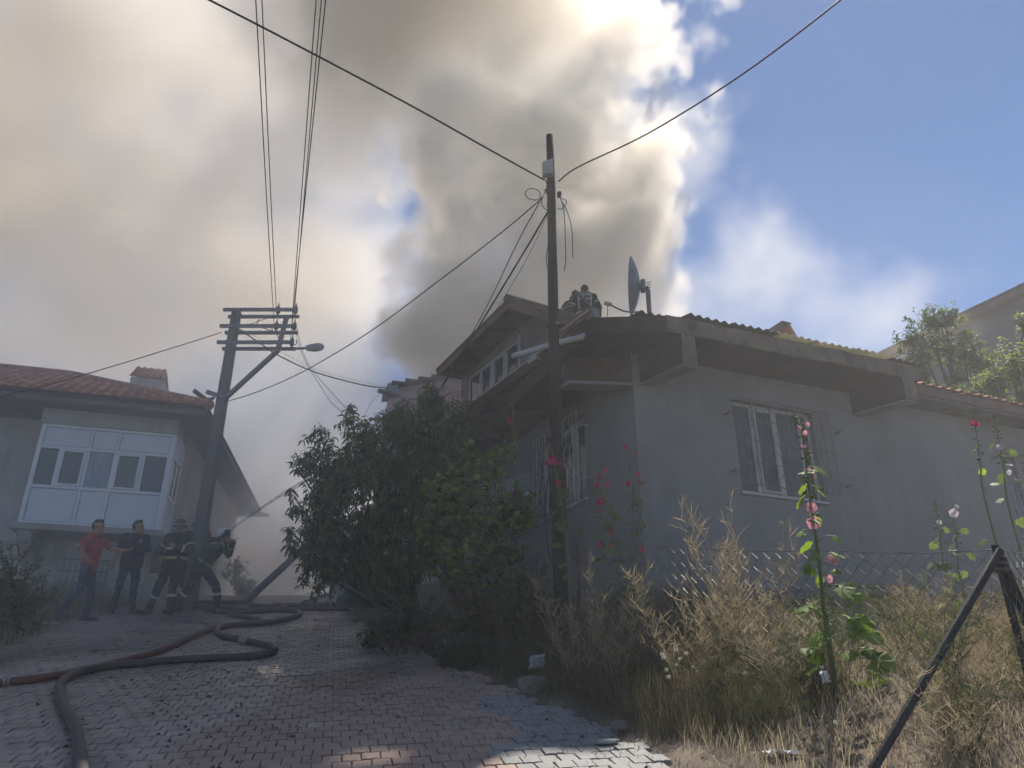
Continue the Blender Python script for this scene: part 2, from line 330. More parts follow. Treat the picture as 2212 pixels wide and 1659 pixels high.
def solo(name, mb, mat, label, cat, group=None, smooth=False, base=None):
    """a thing that is one mesh, its origin at its base"""
    b = Vector(base) if base is not None else Vector((sum(p.x for p in mb.v)/len(mb.v), sum(p.y for p in mb.v)/len(mb.v), min(p.z for p in mb.v)))
    me = rawmesh(name, [p-b for p in mb.v], mb.f, mat, smooth); o = link(bpy.data.objects.new(name, me)); o.location = b
    return tag(o, label, cat, group)
def inst(name, me, parent, mat4):
    o = bpy.data.objects.new(name, me); link(o, parent); o.matrix_local = mat4; return o
def copy_tree(o, parent=None):
    c = o.copy(); link(c, parent)
    for ch in list(o.children): copy_tree(ch, c)
    return c
def ease(p0, p1, n, sag=0.0):
    p0, p1 = Vector(p0), Vector(p1); return [p0.lerp(p1, i/n)-Vector((0, 0, sag*4*(i/n)*(1-i/n))) for i in range(n+1)]
def spline(pts, k=6):
    P = [Vector(p) for p in pts]; P = [P[0]*2-P[1]]+P+[P[-1]*2-P[-2]]; out = []
    for i in range(1, len(P)-2):
        for j in range(k):
            t = j/k; a, b, c, d = P[i-1], P[i], P[i+1], P[i+2]
            out.append(.5*((2*b)+(c-a)*t+(2*a-5*b+4*c-d)*t*t+(3*b-a-3*c+d)*t**3))
    return out+[P[-2]]
# ------------------------------------------------------------------ ground and road
def build_ground():
    xs = np.concatenate([np.linspace(-110, -30, 8), np.linspace(-26, 26, 131), np.linspace(30, 110, 8)])
    ys = np.concatenate([np.linspace(-50, 1, 8), np.linspace(2, 34, 129), np.linspace(38, 110, 10)])
    X, Y = np.meshgrid(xs, ys, indexing='ij'); Z = ground_z(X, Y)
    road = (X < x_right(Y)-.05) & (X > x_left(Y)+.05)
    Z = Z-np.where(road, .12, .0)+np.where(road, 0, .01*np.sin(9*X)*np.sin(8*Y))
    n, m = X.shape; V = np.stack([X, Y, Z], -1).reshape(-1, 3)
    I = np.arange(n*m).reshape(n, m); Fc = np.stack([I[:-1, :-1], I[1:, :-1], I[1:, 1:], I[:-1, 1:]], -1).reshape(-1, 4)
    o = link(bpy.data.objects.new('ground', arrmesh('ground', V, Fc, MT['soil'], True))); tag(o, kind='structure')
    # road bed under the pavers
    ys = np.linspace(2, 40, 120); V = []; Fc = []
    for i, y in enumerate(ys):
        a, b = x_left(y)-.1, x_right(y)+.12
        for k in range(9):
            x = a+(b-a)*k/8; V.append((x, y, float(road_z(y))-.028))
    for i in range(len(ys)-1):
        for k in range(8): q = i*9+k; Fc.append((q, q+1, q+10, q+9))
    r = link(bpy.data.objects.new('road', rawmesh('road', V, Fc, MT['bed'], True))); tag(r, kind='structure')
    ROOTM[r.name] = Matrix.Identity(4)
    # pavers: interlocking zigzag blocks, 16 x 20 cm, running bond
    a, b, e = .132, .164, .011
    def outline(g=.0032):
        xs_ = [-a/2+g, -a/4, 0, a/4, a/2-g]; w = [0, e, 0, e, 0]
        return [(x, -b/2+g+q) for x, q in zip(xs_, w)]+[(x, b/2-g+q) for x, q in zip(xs_[::-1], w[::-1])]
    def paver_geo(j):
        rr = random.Random(j); base = outline(); top = [(x*.955+rr.uniform(-.003, .003), y*.962+rr.uniform(-.003, .003)) for x, y in base]; n = len(base)
        V = [(x, y, -.05) for x, y in base]+[(x, y, -.008) for x, y in base]+[(x, y, 0) for x, y in top]
        Fc = [(i, (i+1) % n, n+(i+1) % n, n+i) for i in range(n)]+[(n+i, n+(i+1) % n, 2*n+(i+1) % n, 2*n+i) for i in range(n)]+[tuple(range(2*n, 3*n))]
        return V, Fc
    geos = [paver_geo(j) for j in range(5)]
    rot = R(13); cr, sr = math.cos(rot), math.sin(rot); cells = []
    for iy in range(-12, 162):
        for ix in range(-115, 76):
            u = (ix+.5*(iy % 2))*a; v = 4.6+iy*b; x, y = u*cr-v*sr+1.2, u*sr+v*cr
            if y < 4.3 or y > 24: continue
            if x > x_right(y)+random.uniform(-.15, .06) or x < x_left(y)-.05: continue
            p = Vector((x, y, float(road_z(y)))); q = Vector((x, y*math.cos(PITCH)+(p.z-EYE)*math.sin(PITCH), 0))
            depth = q.y; upc = (-y*math.sin(PITCH)+(p.z-EYE)*math.cos(PITCH))/depth; rc = x/depth
            inview = abs(rc) < .69 and -.51 < upc < .5
            if not inview and depth < 12 and upc < -.56: continue
            cells.append((depth if inview else 99, x, y, p.z))
    cells.sort()
    def mat_of(x, y):
        n = .5*math.sin(1.3*x+.7*y)+.35*math.sin(2.9*y-1.1*x)
        if x > .12*(y-5.6)*-1+.05+.12*math.sin(4*y) and y < 7.9 and x > -.25*(y-6.2)-.35 and random.random() < .985: return 2
        if -2.2-.3*n < x < 1.6 and y < 9.8+.8*n and random.random() < .975: return 1
        if random.random() < .012: return 1
        return 0
    slope = math.atan(.226); mats = [MT['pav_g'], MT['pav_r'], MT['pav_c']]
    shared = {(j, k): rawmesh('paver', *geos[j], mats[k]) for j in range(5) for k in range(3)}
    V = []; Fc = []; MI = []
    for i, (d, x, y, z) in enumerate(cells):
        j = random.randrange(5); k = mat_of(x, y); dz = random.uniform(-.007, .004)
        m4 = Matrix.Translation((x, y, z+dz)) @ Matrix.Rotation(slope+random.uniform(-.012, .012), 4, 'X') @ Matrix.Rotation(random.uniform(-.012, .012), 4, 'Y') @ Matrix.Rotation(rot+random.uniform(-.035, .035), 4, 'Z')
        if i < 300: inst('paver', shared[(j, k)], r, m4)
        else:
            bse = len(V); V += [m4 @ Vector(q) for q in geos[j][0]]; Fc += [tuple(t+bse for t in f) for f in geos[j][1]]; MI += [k]*len(geos[j][1])
    me = rawmesh('paver_field', V, Fc); [me.materials.append(m) for m in mats]; me.polygons.foreach_set('material_index', MI)
    tag(link(bpy.data.objects.new('paver_field', me), r), kind='stuff')
build_ground()

# ------------------------------------------------------------------ the grey house on the right
H = Frame(1.848, 10.763, 22.5)
def window_unit(parent, T, x0, x1, z0, z1, depth, mulls, sashes=(), axis='x', sill=True, frame_mat='white', fw=.055, glass='glass'):
    """a window in the plane y=0 of T (x along the wall); depth = recess (into +y)"""
    f = MB(T); y = depth
    f.box(x0, x0+fw, y, y+.06, z0, z1); f.box(x1-fw, x1, y, y+.06, z0, z1)
    f.box(x0+fw, x1-fw, y, y+.06, z1-fw, z1); f.box(x0+fw, x1-fw, y, y+.06, z0, z0+fw)
    for m in mulls: f.box(m-.04, m+.04, y+.002, y+.058, z0+fw, z1-fw)
    w = f.build('window', MT[frame_mat], parent, bevel=.004)
    edges = [x0+fw]+[q for m in mulls for q in (m-.04, m+.04)]+[x1-fw]
    for i in range(len(edges)//2):
        a, b = edges[2*i], edges[2*i+1]; p = MB(T); p.box(a-.005, b+.005, y+.03, y+.04, z0+fw-.005, z1-fw+.005)
        p.build('pane', MT[glass if not callable(glass) else glass(i)], w)
        if i in sashes:
            s = MB(T); q = .045
            s.box(a+.004, a+q, y-.015, y+.028, z0+fw+.004, z1-fw-.004); s.box(b-q, b-.004, y-.015, y+.028, z0+fw+.004, z1-fw-.004)
            s.box(a+q, b-q, y-.015, y+.028, z1-fw-q, z1-fw-.004); s.box(a+q, b-q, y-.015, y+.028, z0+fw+.004, z0+fw+q)
            s.build('sash', MT[frame_mat], w, bevel=.003)
    if sill:
        s = MB(T); s.box(x0-.04, x1+.04, -.05, depth+.02, z0-.045, z0-.004); s.build('sill', MT[frame_mat], w, bevel=.006)
    return w
def grille(parent, T, x0, x1, z0, z1, mat, standoffs=(), ncell=4):
    g = MB(T); y = -.13; r = .0085
    g.tube([(x0, y, z0), (x0, y, z1)], r); g.tube([(x1, y, z0), (x1, y, z1)], r); g.tube([(x0, y, z1), (x1, y, z1)], r); g.tube([(x0, y, z0), (x1, y, z0)], r)
    G = g.build('window_grille', MT[mat], parent)
    for k in range(1, ncell):
        z = z0+(z1-z0)*k/ncell; b = MB(T); b.tube([(x0, y+.004, z), (x1, y+.004, z)], .006, 5); b.build('rail', MT[mat], G)
    n = 5; W = (x1-x0)/n
    for i in range(n):
        c = x0+(i+.5)*W
        b = MB(T); b.tube([(c, y-.004, z0), (c, y-.004, z1)], .007, 5); b.build('bar', MT[mat], G)
        for s in (-1, 1):
            pts = []
            for k in range(ncell):
                za = z0+(z1-z0)*k/ncell; h = (z1-z0)/ncell; A, B_ = (.06, .36) if (k+i) % 2 else (.36, .06)
                pts += [(c+s*W*A, y-.004, za+.02*h), (c+s*W*A, y-.004, za+.35*h), (c+s*W*(.28), y-.004, za+.5*h), (c+s*W*B_, y-.004, za+.68*h), (c+s*W*B_, y-.004, za+.98*h)]
            b = MB(T); b.tube(pts, .0062, 4); b.build('bent_bar', MT[mat], G)
    for (xa, xb, z) in standoffs:
        s = MB(T); s.tube([(xa, y, z), (xb, y, z)], .008, 5); s.tube([(xb, y-.005, z-.005), (xb+.01*(1 if xb > xa else -1), .01, z-.005)], .014, 6); s.build('wall_anchor', MT[mat], G)
    return G
def build_house():
    t = thing('grey_house', 'single storey grey rendered house with sooty concrete eaves behind the wooden pole', 'house', H((0, 0, 2.6)), R(22.5))
    # walls with real openings
    w = MB(H); T_ = .28; zt = 6.84
    w.box(0, 1.83, 0, T_, 2.3, zt); w.box(3.47, 5.35, 0, T_, 2.3, zt); w.box(1.83, 3.47, 0, T_, 2.3, 4.78); w.box(1.83, 3.47, 0, T_, 6.32, zt)
    w.box(.0015, T_, T_, 1.62, 2.3, zt); w.box(.0015, T_, 3.42, 8.4, 2.3, zt); w.box(.0015, T_, 1.62, 3.42, 2.3, 4.9); w.box(.0015, T_, 1.62, 3.42, 6.39, zt)
    w.build('wall', MT['wall'], t)
    i = MB(H); i.box(.5, 5.2, .9, 1.0, 2.6, 6.8); i.build('inner_wall', MT['plaster_s'], t)
    # windows and their iron grilles
    window_unit(t, H, 1.83, 3.47, 4.78, 6.32, .10, (2.27, 2.75, 3.26), (1,), fw=.06, frame_mat='pvc')
    grille(t, H, 1.90, 3.70, 4.88, 6.30, 'iron', ((1.90, 1.66, 6.02), (1.90, 1.66, 5.08), (3.70, 3.92, 6.02), (3.70, 3.92, 5.08)), 4)
    S = lambda p: H((p[1], -p[0]+5.04, p[2]))            # side wall seen from outside: x runs towards the street corner
    window_unit(t, S, 1.62, 3.42, 4.9, 6.39, .10, (2.25, 2.9), (1,), fw=.06, frame_mat='pvc')
    grille(t, S, 1.55, 3.42, 4.95, 6.42, 'iron_w', ((3.42, 3.60, 6.1), (3.42, 3.60, 5.2)), 4)
    # eaves: cantilevered beams under a thick slab
    sl = MB(H); prof = [(-1.15, 6.50), (.12, 6.80), (5.15, 6.85), (5.15, 7.11), (.12, 7.06), (-1.15, 6.76)]
    ys = (-.86, .0, 2.4); V = [(x, y+(.02*math.sin(5*x) if y == -.86 else 0), z+.0*y) for y in ys for x, z in prof]; n = len(prof)
    Fs = [tuple(range(n)), tuple(range(2*n, 3*n))[::-1]]+[(k*n+i, (k+1)*n+i, (k+1)*n+(i+1) % n, k*n+(i+1) % n) for k in range(2) for i in range(n)]
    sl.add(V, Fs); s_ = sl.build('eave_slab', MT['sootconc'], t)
    ed = MB(H)                                              # the paler, crumbling slab edge
    xs = np.linspace(.1, 5.17, 26)
    for a, b in zip(xs[:-1], xs[1:]):
        j = random.uniform(-.012, .012); za = 6.80+.010*(a-.12)+j; zb = 7.058+.01*(a-.12)+random.uniform(-.008, .006)
        ed.box(a, b-.001, -.885+random.uniform(-.008, .008), -.85, za, zb)
    ed.build('slab_edge', MT['conc'], t)
    def beam(x, sk, w_, z0, z1, name='beam', yo=-.85):
        b = MB(H); b.hexa([(x+sk, yo, z0), (x+sk+w_, yo, z0), (x+w_, .01, z0), (x, .01, z0), (x+sk, yo, z1), (x+sk+w_, yo, z1), (x+w_, .01, z1), (x, .01, z1)])
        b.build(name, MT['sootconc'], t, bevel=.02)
        c = MB(H); c.box(x+sk-.003, x+sk+w_+.003, yo-.03, yo+.0, z0-.004, z1); c.build('beam_end', MT['conc'], t, bevel=.02)
        s = MB(H); s.hexa([(x+sk-.002, yo, z0-.03), (x+sk+w_+.002, yo, z0-.03), (x+w_+.002, -.002, z0-.03), (x-.002, -.002, z0-.03), (x+sk-.002, yo, z0-.001), (x+sk+w_+.002, yo, z0-.001), (x+w_+.002, -.002, z0-.001), (x-.002, -.002, z0-.001)])
        s.build('beam_underside', MT['wall'], t)
    beam(.12, .22, .24, 6.31, 6.79); beam(4.40, .33, .26, 6.45, 6.84)
    b = MB(H); b.hexa([(-1.1, -.003, 6.14), (-.002, -.003, 6.30), (-.002, .24, 6.30), (-1.1, .24, 6.14), (-1.1, -.003, 6.505), (-.002, -.003, 6.765), (-.002, .24, 6.765), (-1.1, .24, 6.505)])
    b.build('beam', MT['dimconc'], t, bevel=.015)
    b = MB(H); b.hexa([(-1.12, -.02, 6.09), (.1, -.02, 6.26), (.1, .25, 6.26), (-1.12, .25, 6.09), (-1.12, -.02, 6.139), (.1, -.02, 6.31), (.1, .25, 6.31), (-1.12, .25, 6.139)])
    b.build('beam_underside', MT['wall'], t)
    # roof body behind the eave (people stand on it)
    r = MB(H); r.hexa([(-.5, .4, 7.0), (5.2, .4, 7.07), (5.2, 8.4, 7.1), (-.5, 8.4, 7.1), (-.5, .4, 7.12), (5.2, .4, 7.13), (5.2, 4.2, 8.95), (-.2, 4.2, 8.95)])
    r.add([(-.2, 4.2, 8.95), (5.2, 4.2, 8.95), (5.2, 8.4, 7.3), (-.5, 8.4, 7.3)], [(0, 1, 2, 3)])
    r.build('roof', MT['tiledark'], t)
    # corrugated sheets along the eave, each its own piece
    def sheet(x0, x1, y0, y1, z0, z1, tilt, mat, ph):
        V = []; Fs = []; n = int((x1-x0)/.019)
        for j, y in enumerate((y0, (y0+y1)/2, y1)):
            for i in range(n+1):
                x = x0+(x1-x0)*i/n; z = z0+(z1-z0)*j/2+tilt*(x-x0)+.024*math.sin(2*math.pi*(x-x0)/.152+ph)
                V += [(x, y+.004*math.sin(9*x), z), (x, y+.004*math.sin(9*x), z-.006)]
        m = (n+1)*2
        for j in range(2):
            for i in range(n):
                q = j*m+i*2; Fs += [(q, q+2, q+2+m, q+m), (q+1, q+1+m, q+3+m, q+3)]
        for i in range(n): Fs += [(i*2, i*2+1, i*2+3, i*2+2), (2*m+i*2, 2*m+i*2+2, 2*m+i*2+3, 2*m+i*2+1)]
        b = MB(H); b.add(V, Fs); b.build('corrugated_sheet', MT[mat], t, smooth=True)
    sheet(-.30, .46, -.80, 1.4, 7.07, 7.52, .01, 'zinc', 0)
    sheet(.50, 1.36, -.92, 1.4, 7.13, 7.60, -.015, 'zinc', .8); sheet(1.32, 2.16, -.93, 1.4, 7.135, 7.6, .006, 'zinc', 2.0)
    sheet(2.14, 2.98, -.91, 1.4, 7.15, 7.62, .008, 'fiber', .4); sheet(2.95, 3.80, -.92, 1.4, 7.145, 7.62, .015, 'fiber', 1.9)
    sheet(3.78, 4.60, -.94, 1.4, 7.16, 7.63, .0, 'fiber', .9); sheet(4.58, 5.34, -.92, 1.4, 7.145, 7.62, -.006, 'zinc', 2.4)
    # side eave: wide soffit, moulded gutter; the eave line runs a little askew from the wall
    o = H((-.9, .9, 0)); D = Frame(o[0], o[1], 29.4)
    def LH(p): return H.loc(D(p))
    L = 5.4; zg = 7.16
    s = MB(D); s.hexa([(.02, -.1, zg-.10), (1.05, -.1, zg-.30), (1.45, L, zg-.30), (.02, L, zg-.10), (.02, -.1, zg-.02), (1.05, -.1, zg-.2), (1.45, L, zg-.2), (.02, L, zg-.02)])
    s.build('side_soffit', MT['soffit'], t)
    for k in range(9):                                     # soffit boards, proud of each other
        b = MB(D); y0 = -.08+k*(L/9); b.hexa([(.06, y0, zg-.125), (1.0, y0, zg-.32), (1.0, y0+L/9-.03, zg-.32), (.06, y0+L/9-.03, zg-.125), (.06, y0, zg-.104), (1.0, y0, zg-.298), (1.0, y0+L/9-.03, zg-.298), (.06, y0+L/9-.03, zg-.104)])
        b.build('soffit_board', MT['soffit'], t)
    g = MB(D); prof = [(0, -.13), (.02, -.13), (.02, -.01), (0, -.01), (-.03, .0), (-.10, .0), (-.12, -.03), (-.12, -.05), (-.09, -.07), (-.05, -.10)]
    V = [(x, y, zg+z) for y in (-.35, L) for x, z in prof]; n = len(prof)
    g.add(V, [tuple(range(n)), tuple(range(n, 2*n))[::-1]]+[(i, n+i, n+(i+1) % n, (i+1) % n) for i in range(n)]); gu = g.build('gutter', MT['brown'], t)
    g = MB(D); g.box(-.126, -.121, -.34, L-.01, zg-.055, zg-.025); g.build('gutter_lip', MT['trimpale'], gu)
    g = MB(D); g.box(-.135, .0, .32, .58, zg-.12, zg+.006); g.build('gutter_joint', MT['tarp'], gu)
    # short upper gutter at the street corner with its dark end box, and the loose white downpipe
    p = lambda px, py, Y: H.loc(at(px, py, Y))
    A, B = p(1212, 716, 9.95), p(1272, 672, 9.75)
    g = MB(H); g.bar(A, B, .16, .055); g.bar(Vector(A)+Vector((0, 0, -.075)), Vector(B)+Vector((0, 0, -.075)), .10, .07); g.build('upper_gutter', MT['brown'], t, bevel=.008)
    g = MB(H); g.bar(Vector(A)+Vector((-.02, -.06, -.03)), Vector(B)+Vector((-.02, -.06, -.03)), .06, .025); g.build('gutter_moulding', MT['trimpale'], t)
    g = MB(H); q = Vector(p(1279, 684, 9.72)); g.box(q.x-.05, q.x+.07, q.y-.1, q.y+.1, q.z-.06, q.z+.09); g.build('gutter_end_box', MT['steel'], t, bevel=.01)
    pts = [p(1281, 692, 9.70), p(1285, 705, 9.70), p(1279, 719, 9.72), p(1265, 726, 9.76), p(1200, 742, 9.95), p(1150, 757, 10.1), p(1107, 770, 10.25)]
    d = MB(H); d.tube(spline(pts[:4], 5)+[Vector(v) for v in pts[4:]], .046, 12); dp = d.build('downpipe', MT['pipe'], t, smooth=True)
    d = MB(H); d.tube([Vector(pts[3]).lerp(Vector(pts[4]), .03), Vector(pts[3]).lerp(Vector(pts[4]), .12)], .053, 12); d.build('pipe_collar', MT['pipe'], dp, smooth=True)
    # chimney with a hood of two tiles
    c = Vector(H.ony(1690, 735, 1.3)); c.z -= .25
    m = MB(H); m.box(c.x-.22, c.x+.22, c.y-.2, c.y+.2, c.z-.5, c.z+.12); ch = m.build('chimney', MT['tiledark'], t)
    for s_ in (-1, 1):
        m = MB(H); m.hexa([(c.x+s_*.27, c.y-.22, c.z+.12), (c.x+s_*.23, c.y-.22, c.z+.12), (c.x+s_*.23, c.y+.22, c.z+.12), (c.x+s_*.27, c.y+.22, c.z+.12), (c.x+s_*.09-.05, c.y-.22, c.z+.52), (c.x+s_*.05-.05, c.y-.22, c.z+.52), (c.x+s_*.05-.05, c.y+.22, c.z+.52), (c.x+s_*.09-.05, c.y+.22, c.z+.52)])
        m.build('chimney_hood_tile', MT['tile' if s_ > 0 else 'tiledark'], ch)
    m = MB(H); m.box(c.x-.16, c.x+.06, c.y-.24, c.y+.24, c.z+.505, c.z+.54); m.build('chimney_hood_tile', MT['tiledark'], ch)
    # dormer room above the side eave
    xw = .62
    wa, wb = D.onx(1011, 818, xw), D.onx(1120, 728, xw); y0, y1 = wb[1], wa[1]; zt = (wa[2]+wb[2])/2
    ap = D.onx(1100, 652, xw-.55); ra = D.onx(945, 803, xw-.55); rb = D.onx(1243, 694, xw-.55)
    zb = zg+.05
    dw = MB(D)
    def zr(y): return (ap[2]+(rb[2]-ap[2])*(y-ap[1])/(rb[1]-ap[1]) if y < ap[1] else ap[2]+(ra[2]-ap[2])*(y-ap[1])/(ra[1]-ap[1]))-.085
    def piece(ya, yb, zl):
        ys_ = [ya]+([ap[1]] if ya < ap[1] < yb else [])+[yb]; top = [(y, zr(y)) for y in ys_]; pl = [(ya, zl), (yb, zl)]+top[::-1]; n_ = len(pl)
        dw.add([(xw, y, z) for y, z in pl]+[(xw+.2, y, z) for y, z in pl], [tuple(range(n_))[::-1], tuple(range(n_, 2*n_))]+[(i, (i+1) % n_, n_+(i+1) % n_, n_+i) for i in range(n_)])
    yB = rb[1]+.35*(y0-rb[1]); zt = min(zt, zr(y1)-.05, zr(y0)-.05)
    piece(yB, y0, zb-.3); piece(y0+.001, y1-.001, zt+.002); piece(y1, min(y1+.35, ra[1]-.1), zb-.3)
    dm = dw.build('dormer_wall', MT['brownwall'], t)
    q = MB(D); q.box(xw-.03, xw-.002, y0-.12, y0-.012, zb-.2, zt+.05); q.build('dormer_post', MT['plaster_s'], t)
    SD = lambda p: D((p[1]+xw, -p[0], p[2]))
    wn_ = (y1-y0)/4
    window_unit(t, SD, -y1, -y0, zb-.12, zt, .02, tuple(-y1+wn_*k for k in (1, 2, 3)), (1, 2), sill=False, frame_mat='pvc')
    for k, yk in enumerate((y0+.35, y0+1.05, y0+1.75)):   # bundles piled behind the glass
        q = MB(D); q.ball((xw+.055, yk, zb+.16-.03*k), .24, 10, (.10, 1.15, .9)); q.build('bundle_behind_glass', MT['bag'], t, smooth=True)
    def slope(p0, p1, name, dx0=3.2, dx1=3.2):
        a, b = Vector(p0), Vector(p1); th = .07; m = MB(D)
        m.hexa([(a.x, a.y, a.z-th), (a.x+dx0, a.y, a.z-th), (b.x+dx1, b.y, b.z-th), (b.x, b.y, b.z-th), (a.x, a.y, a.z), (a.x+dx0, a.y, a.z), (b.x+dx1, b.y, b.z), (b.x, b.y, b.z)])
        ro = m.build(name, MT['soffit'], t)
        f = MB(D); f.bar((a.x-.012, a.y, a.z-.05), (b.x-.012, b.y, b.z-.05), .02, .16, up=(0, 0, 1)); f.build('fascia', MT['brown'], ro)
        f = MB(D); f.bar((a.x+.02, a.y, a.z+.035), (b.x+.02, b.y, b.z+.035), .14, .05); f.build('verge_tiles', MT['brown'], ro, bevel=.01)
        for k in range(5):                                 # rafters under the overhang
            f = MB(D); u = (k+.5)/5; c_ = a.lerp(b, u); f.bar((c_.x+.03, c_.y, c_.z-th-.03), (c_.x+.5, c_.y, c_.z-th-.03), .05, .06); f.build('rafter', MT['soffit'], ro)
    slope(ra, ap, 'dormer_roof'); slope((ap[0], ap[1]-.002, ap[2]), rb, 'dormer_roof', 2.6, .08)
    m = MB(D); m.tube([(ap[0]-.08, ap[1], ap[2]+.06), (ap[0]+3, ap[1], ap[2]+.06)], .085, 10); m.build('ridge_tile', MT['tiledark'], t, smooth=True)
    # awning board low on the side wall and its light post
    m = MB(H); m.bar((-.02, 3.7, 5.55), (-1.1, 5.6, 5.25), .05, .05); m.bar((-1.1, 5.6, 5.25), (-1.9, 7.0, 5.0), .05, .05); m.build('awning_rail', MT['white'], t)
    m = MB(H); m.hexa([(-.03, 3.75, 5.60), (-1.1, 5.6, 5.29), (-1.1, 5.65, 5.75), (-.03, 3.8, 5.95), (-.03, 3.76, 5.62), (-1.1, 5.61, 5.31), (-1.1, 5.66, 5.77), (-.03, 3.81, 5.97)]); m.build('awning_sheet', MT['tarp'], t)
    # plinth of rubble along the foot of the wall
    return t, D
HOUSE, DF = build_house()

# satellite dish on the corner of the roof
def build_dish():
    base = H.ony(1398, 690, .45); c = Vector(H(H.ony(1381, 618, .40))); b = Vector(H(base)); b.z -= .5
    t = thing('satellite_dish', 'large grey satellite dish seen nearly edge on at the roof corner', 'satellite dish', b, 0)
    nrm = Vector((-.95, .22, .10)).normalized(); Rr = .50
    prof = [(Rr*k/8, -.0+.14*(k/8)**2) for k in range(1, 9)]
    m = MB(); m.lathe([(.01, 0)]+prof+[(Rr+.012, .14), (Rr+.012, .128)]+[(r*1.0, h-.012) for r, h in prof[::-1]]+[(.01, -.012)], c, nrm, 28); m.build('reflector', MT['dish'], t, smooth=True)
    back = c-nrm*.10; m = MB(); m.bar(c-nrm*.02, back, .16, .20); m.build('mount_bracket', MT['steel'], t, bevel=.015)
    for k in range(3): m = MB(); m.tube([back+Vector((.02, 0, .06-.05*k)), back+Vector((.09, -.02, .065-.05*k))], .008, 6); m.build('bolt', MT['steel'], t)
    top = back+Vector((.03, 0, -.02)); m = MB(); m.tube([(top.x+.02, b.y, b.z), top], .032, 10); m.build('mast', MT['steel'], t, smooth=True)
    m = MB(); m.tube(ease(top+Vector((.04, 0, -.05)), (top.x+.05, b.y, b.z+.1), 6, 0), .008, 5); m.build('cable', MT['cable'], t)
    lnb = Vector(H(H.ony(1313, 656, .42))); foot = c+Vector((.02, 0, -.50))
    m = MB(); m.tube(spline([foot, foot.lerp(lnb, .5)+Vector((0, 0, -.07)), lnb+Vector((.05, 0, -.03))], 5), .014, 6); arm = m.build('feed_arm', MT['dish'], t)
    m = MB(); m.lathe([(.03, -.06), (.034, -.02), (.034, .05), (.026, .06)], lnb, (-.85, .2, .35), 12); m.build('feed_horn', MT['boxgrey'], t, smooth=True)
    m = MB(); m.tube(ease(lnb, lnb+Vector((-.02, 0, -.24)), 4), .006, 5); m.build('cable', MT['cable'], t)
build_dish()

# ------------------------------------------------------------------ lower neighbour on the right, big building behind, pink house, end of the street
def tile_mesh(mat):
    """one interlocking roof tile, 24 x 40 cm, with a raised roll and a lip; local x across, y up the slope"""
    xs = [-.12, -.085, -.05, -.015, .03, .075, .12]; zs = [.012, .042, .045, .014, .006, .012, .012]
    V = []; Fs = []
    for y, up in ((-.20, .028), (.20, .0)):
        for x, z in zip(xs, zs): V.append((x, y, z+up))
    for x, z in zip(xs, zs): V.append((x, -.20, z+.028-.022))
    n = len(xs)
    for i in range(n-1): Fs += [(i, i+1, n+i+1, n+i), (2*n+i, 2*n+i+1, i+1, i)]
    return rawmesh('roof_tile', V, Fs, mat, False), V, Fs
def build_neighbour():
    t = thing('neighbour_house', 'lower grey house with an old tiled eave at the right edge', 'house', H((5.6, .1, 2.7)), R(22.5))
    w = MB(H); x0, x1 = 8.0, 9.7; w.box(5.352, x0, .02, .3, 2.3, 6.86); w.box(x1, 16, .02, .3, 2.3, 6.86); w.box(x0, x1, .02, .3, 2.3, 4.6); w.box(x0, x1, .02, .3, 6.25, 6.86); w.build('wall', MT['wall'], t)
    T2 = lambda p: H((p[0], p[1]+.02, p[2]))
    window_unit(t, T2, x0, x1, 4.6, 6.25, .1, (8.55, 9.15), (1,), frame_mat='plaster_s'); grille(t, T2, x0-.05, x1+.1, 4.65, 6.3, 'iron', ((x0-.05, x0-.3, 6.05),), 4)
    e = MB(H); e.hexa([(5.18, -.40, 6.90), (16, -.40, 6.90), (16, 3.6, 8.25), (5.36, 3.6, 8.25), (5.18, -.40, 7.0), (16, -.40, 7.0), (16, 3.6, 8.35), (5.36, 3.6, 8.35)]); ro = e.build('roof', MT['soffit'], t)
    f = MB(H); f.box(5.18, 16, -.43, -.402, 6.86, 7.03); f.build('fascia', MT['brown'], ro)
    s = MB(H); s.box(5.36, 16, -.39, .018, 6.80, 6.86); s.build('soffit', MT['soffit'], ro)
    me, V, Fs = tile_mesh(MT['tile']); sl = math.atan2(1.35, 4.0); base = Matrix.Translation(Vector(H((0, 0, 0)))) @ Matrix.Rotation(R(22.5), 4, 'Z'); inv = root_inv(t)
    for j in range(2):
        for i in range(17):
            m4 = inv @ base @ Matrix.Translation((5.32+i*.235, -.38+j*.34+.1, 7.045+(j*.34+.1)*math.tan(sl)+random.uniform(-.01, .012))) @ Matrix.Rotation(sl, 4, 'X') @ Matrix.Rotation(random.uniform(-.04, .04), 4, 'Z')
            inst('roof_tile', me, ro, m4)
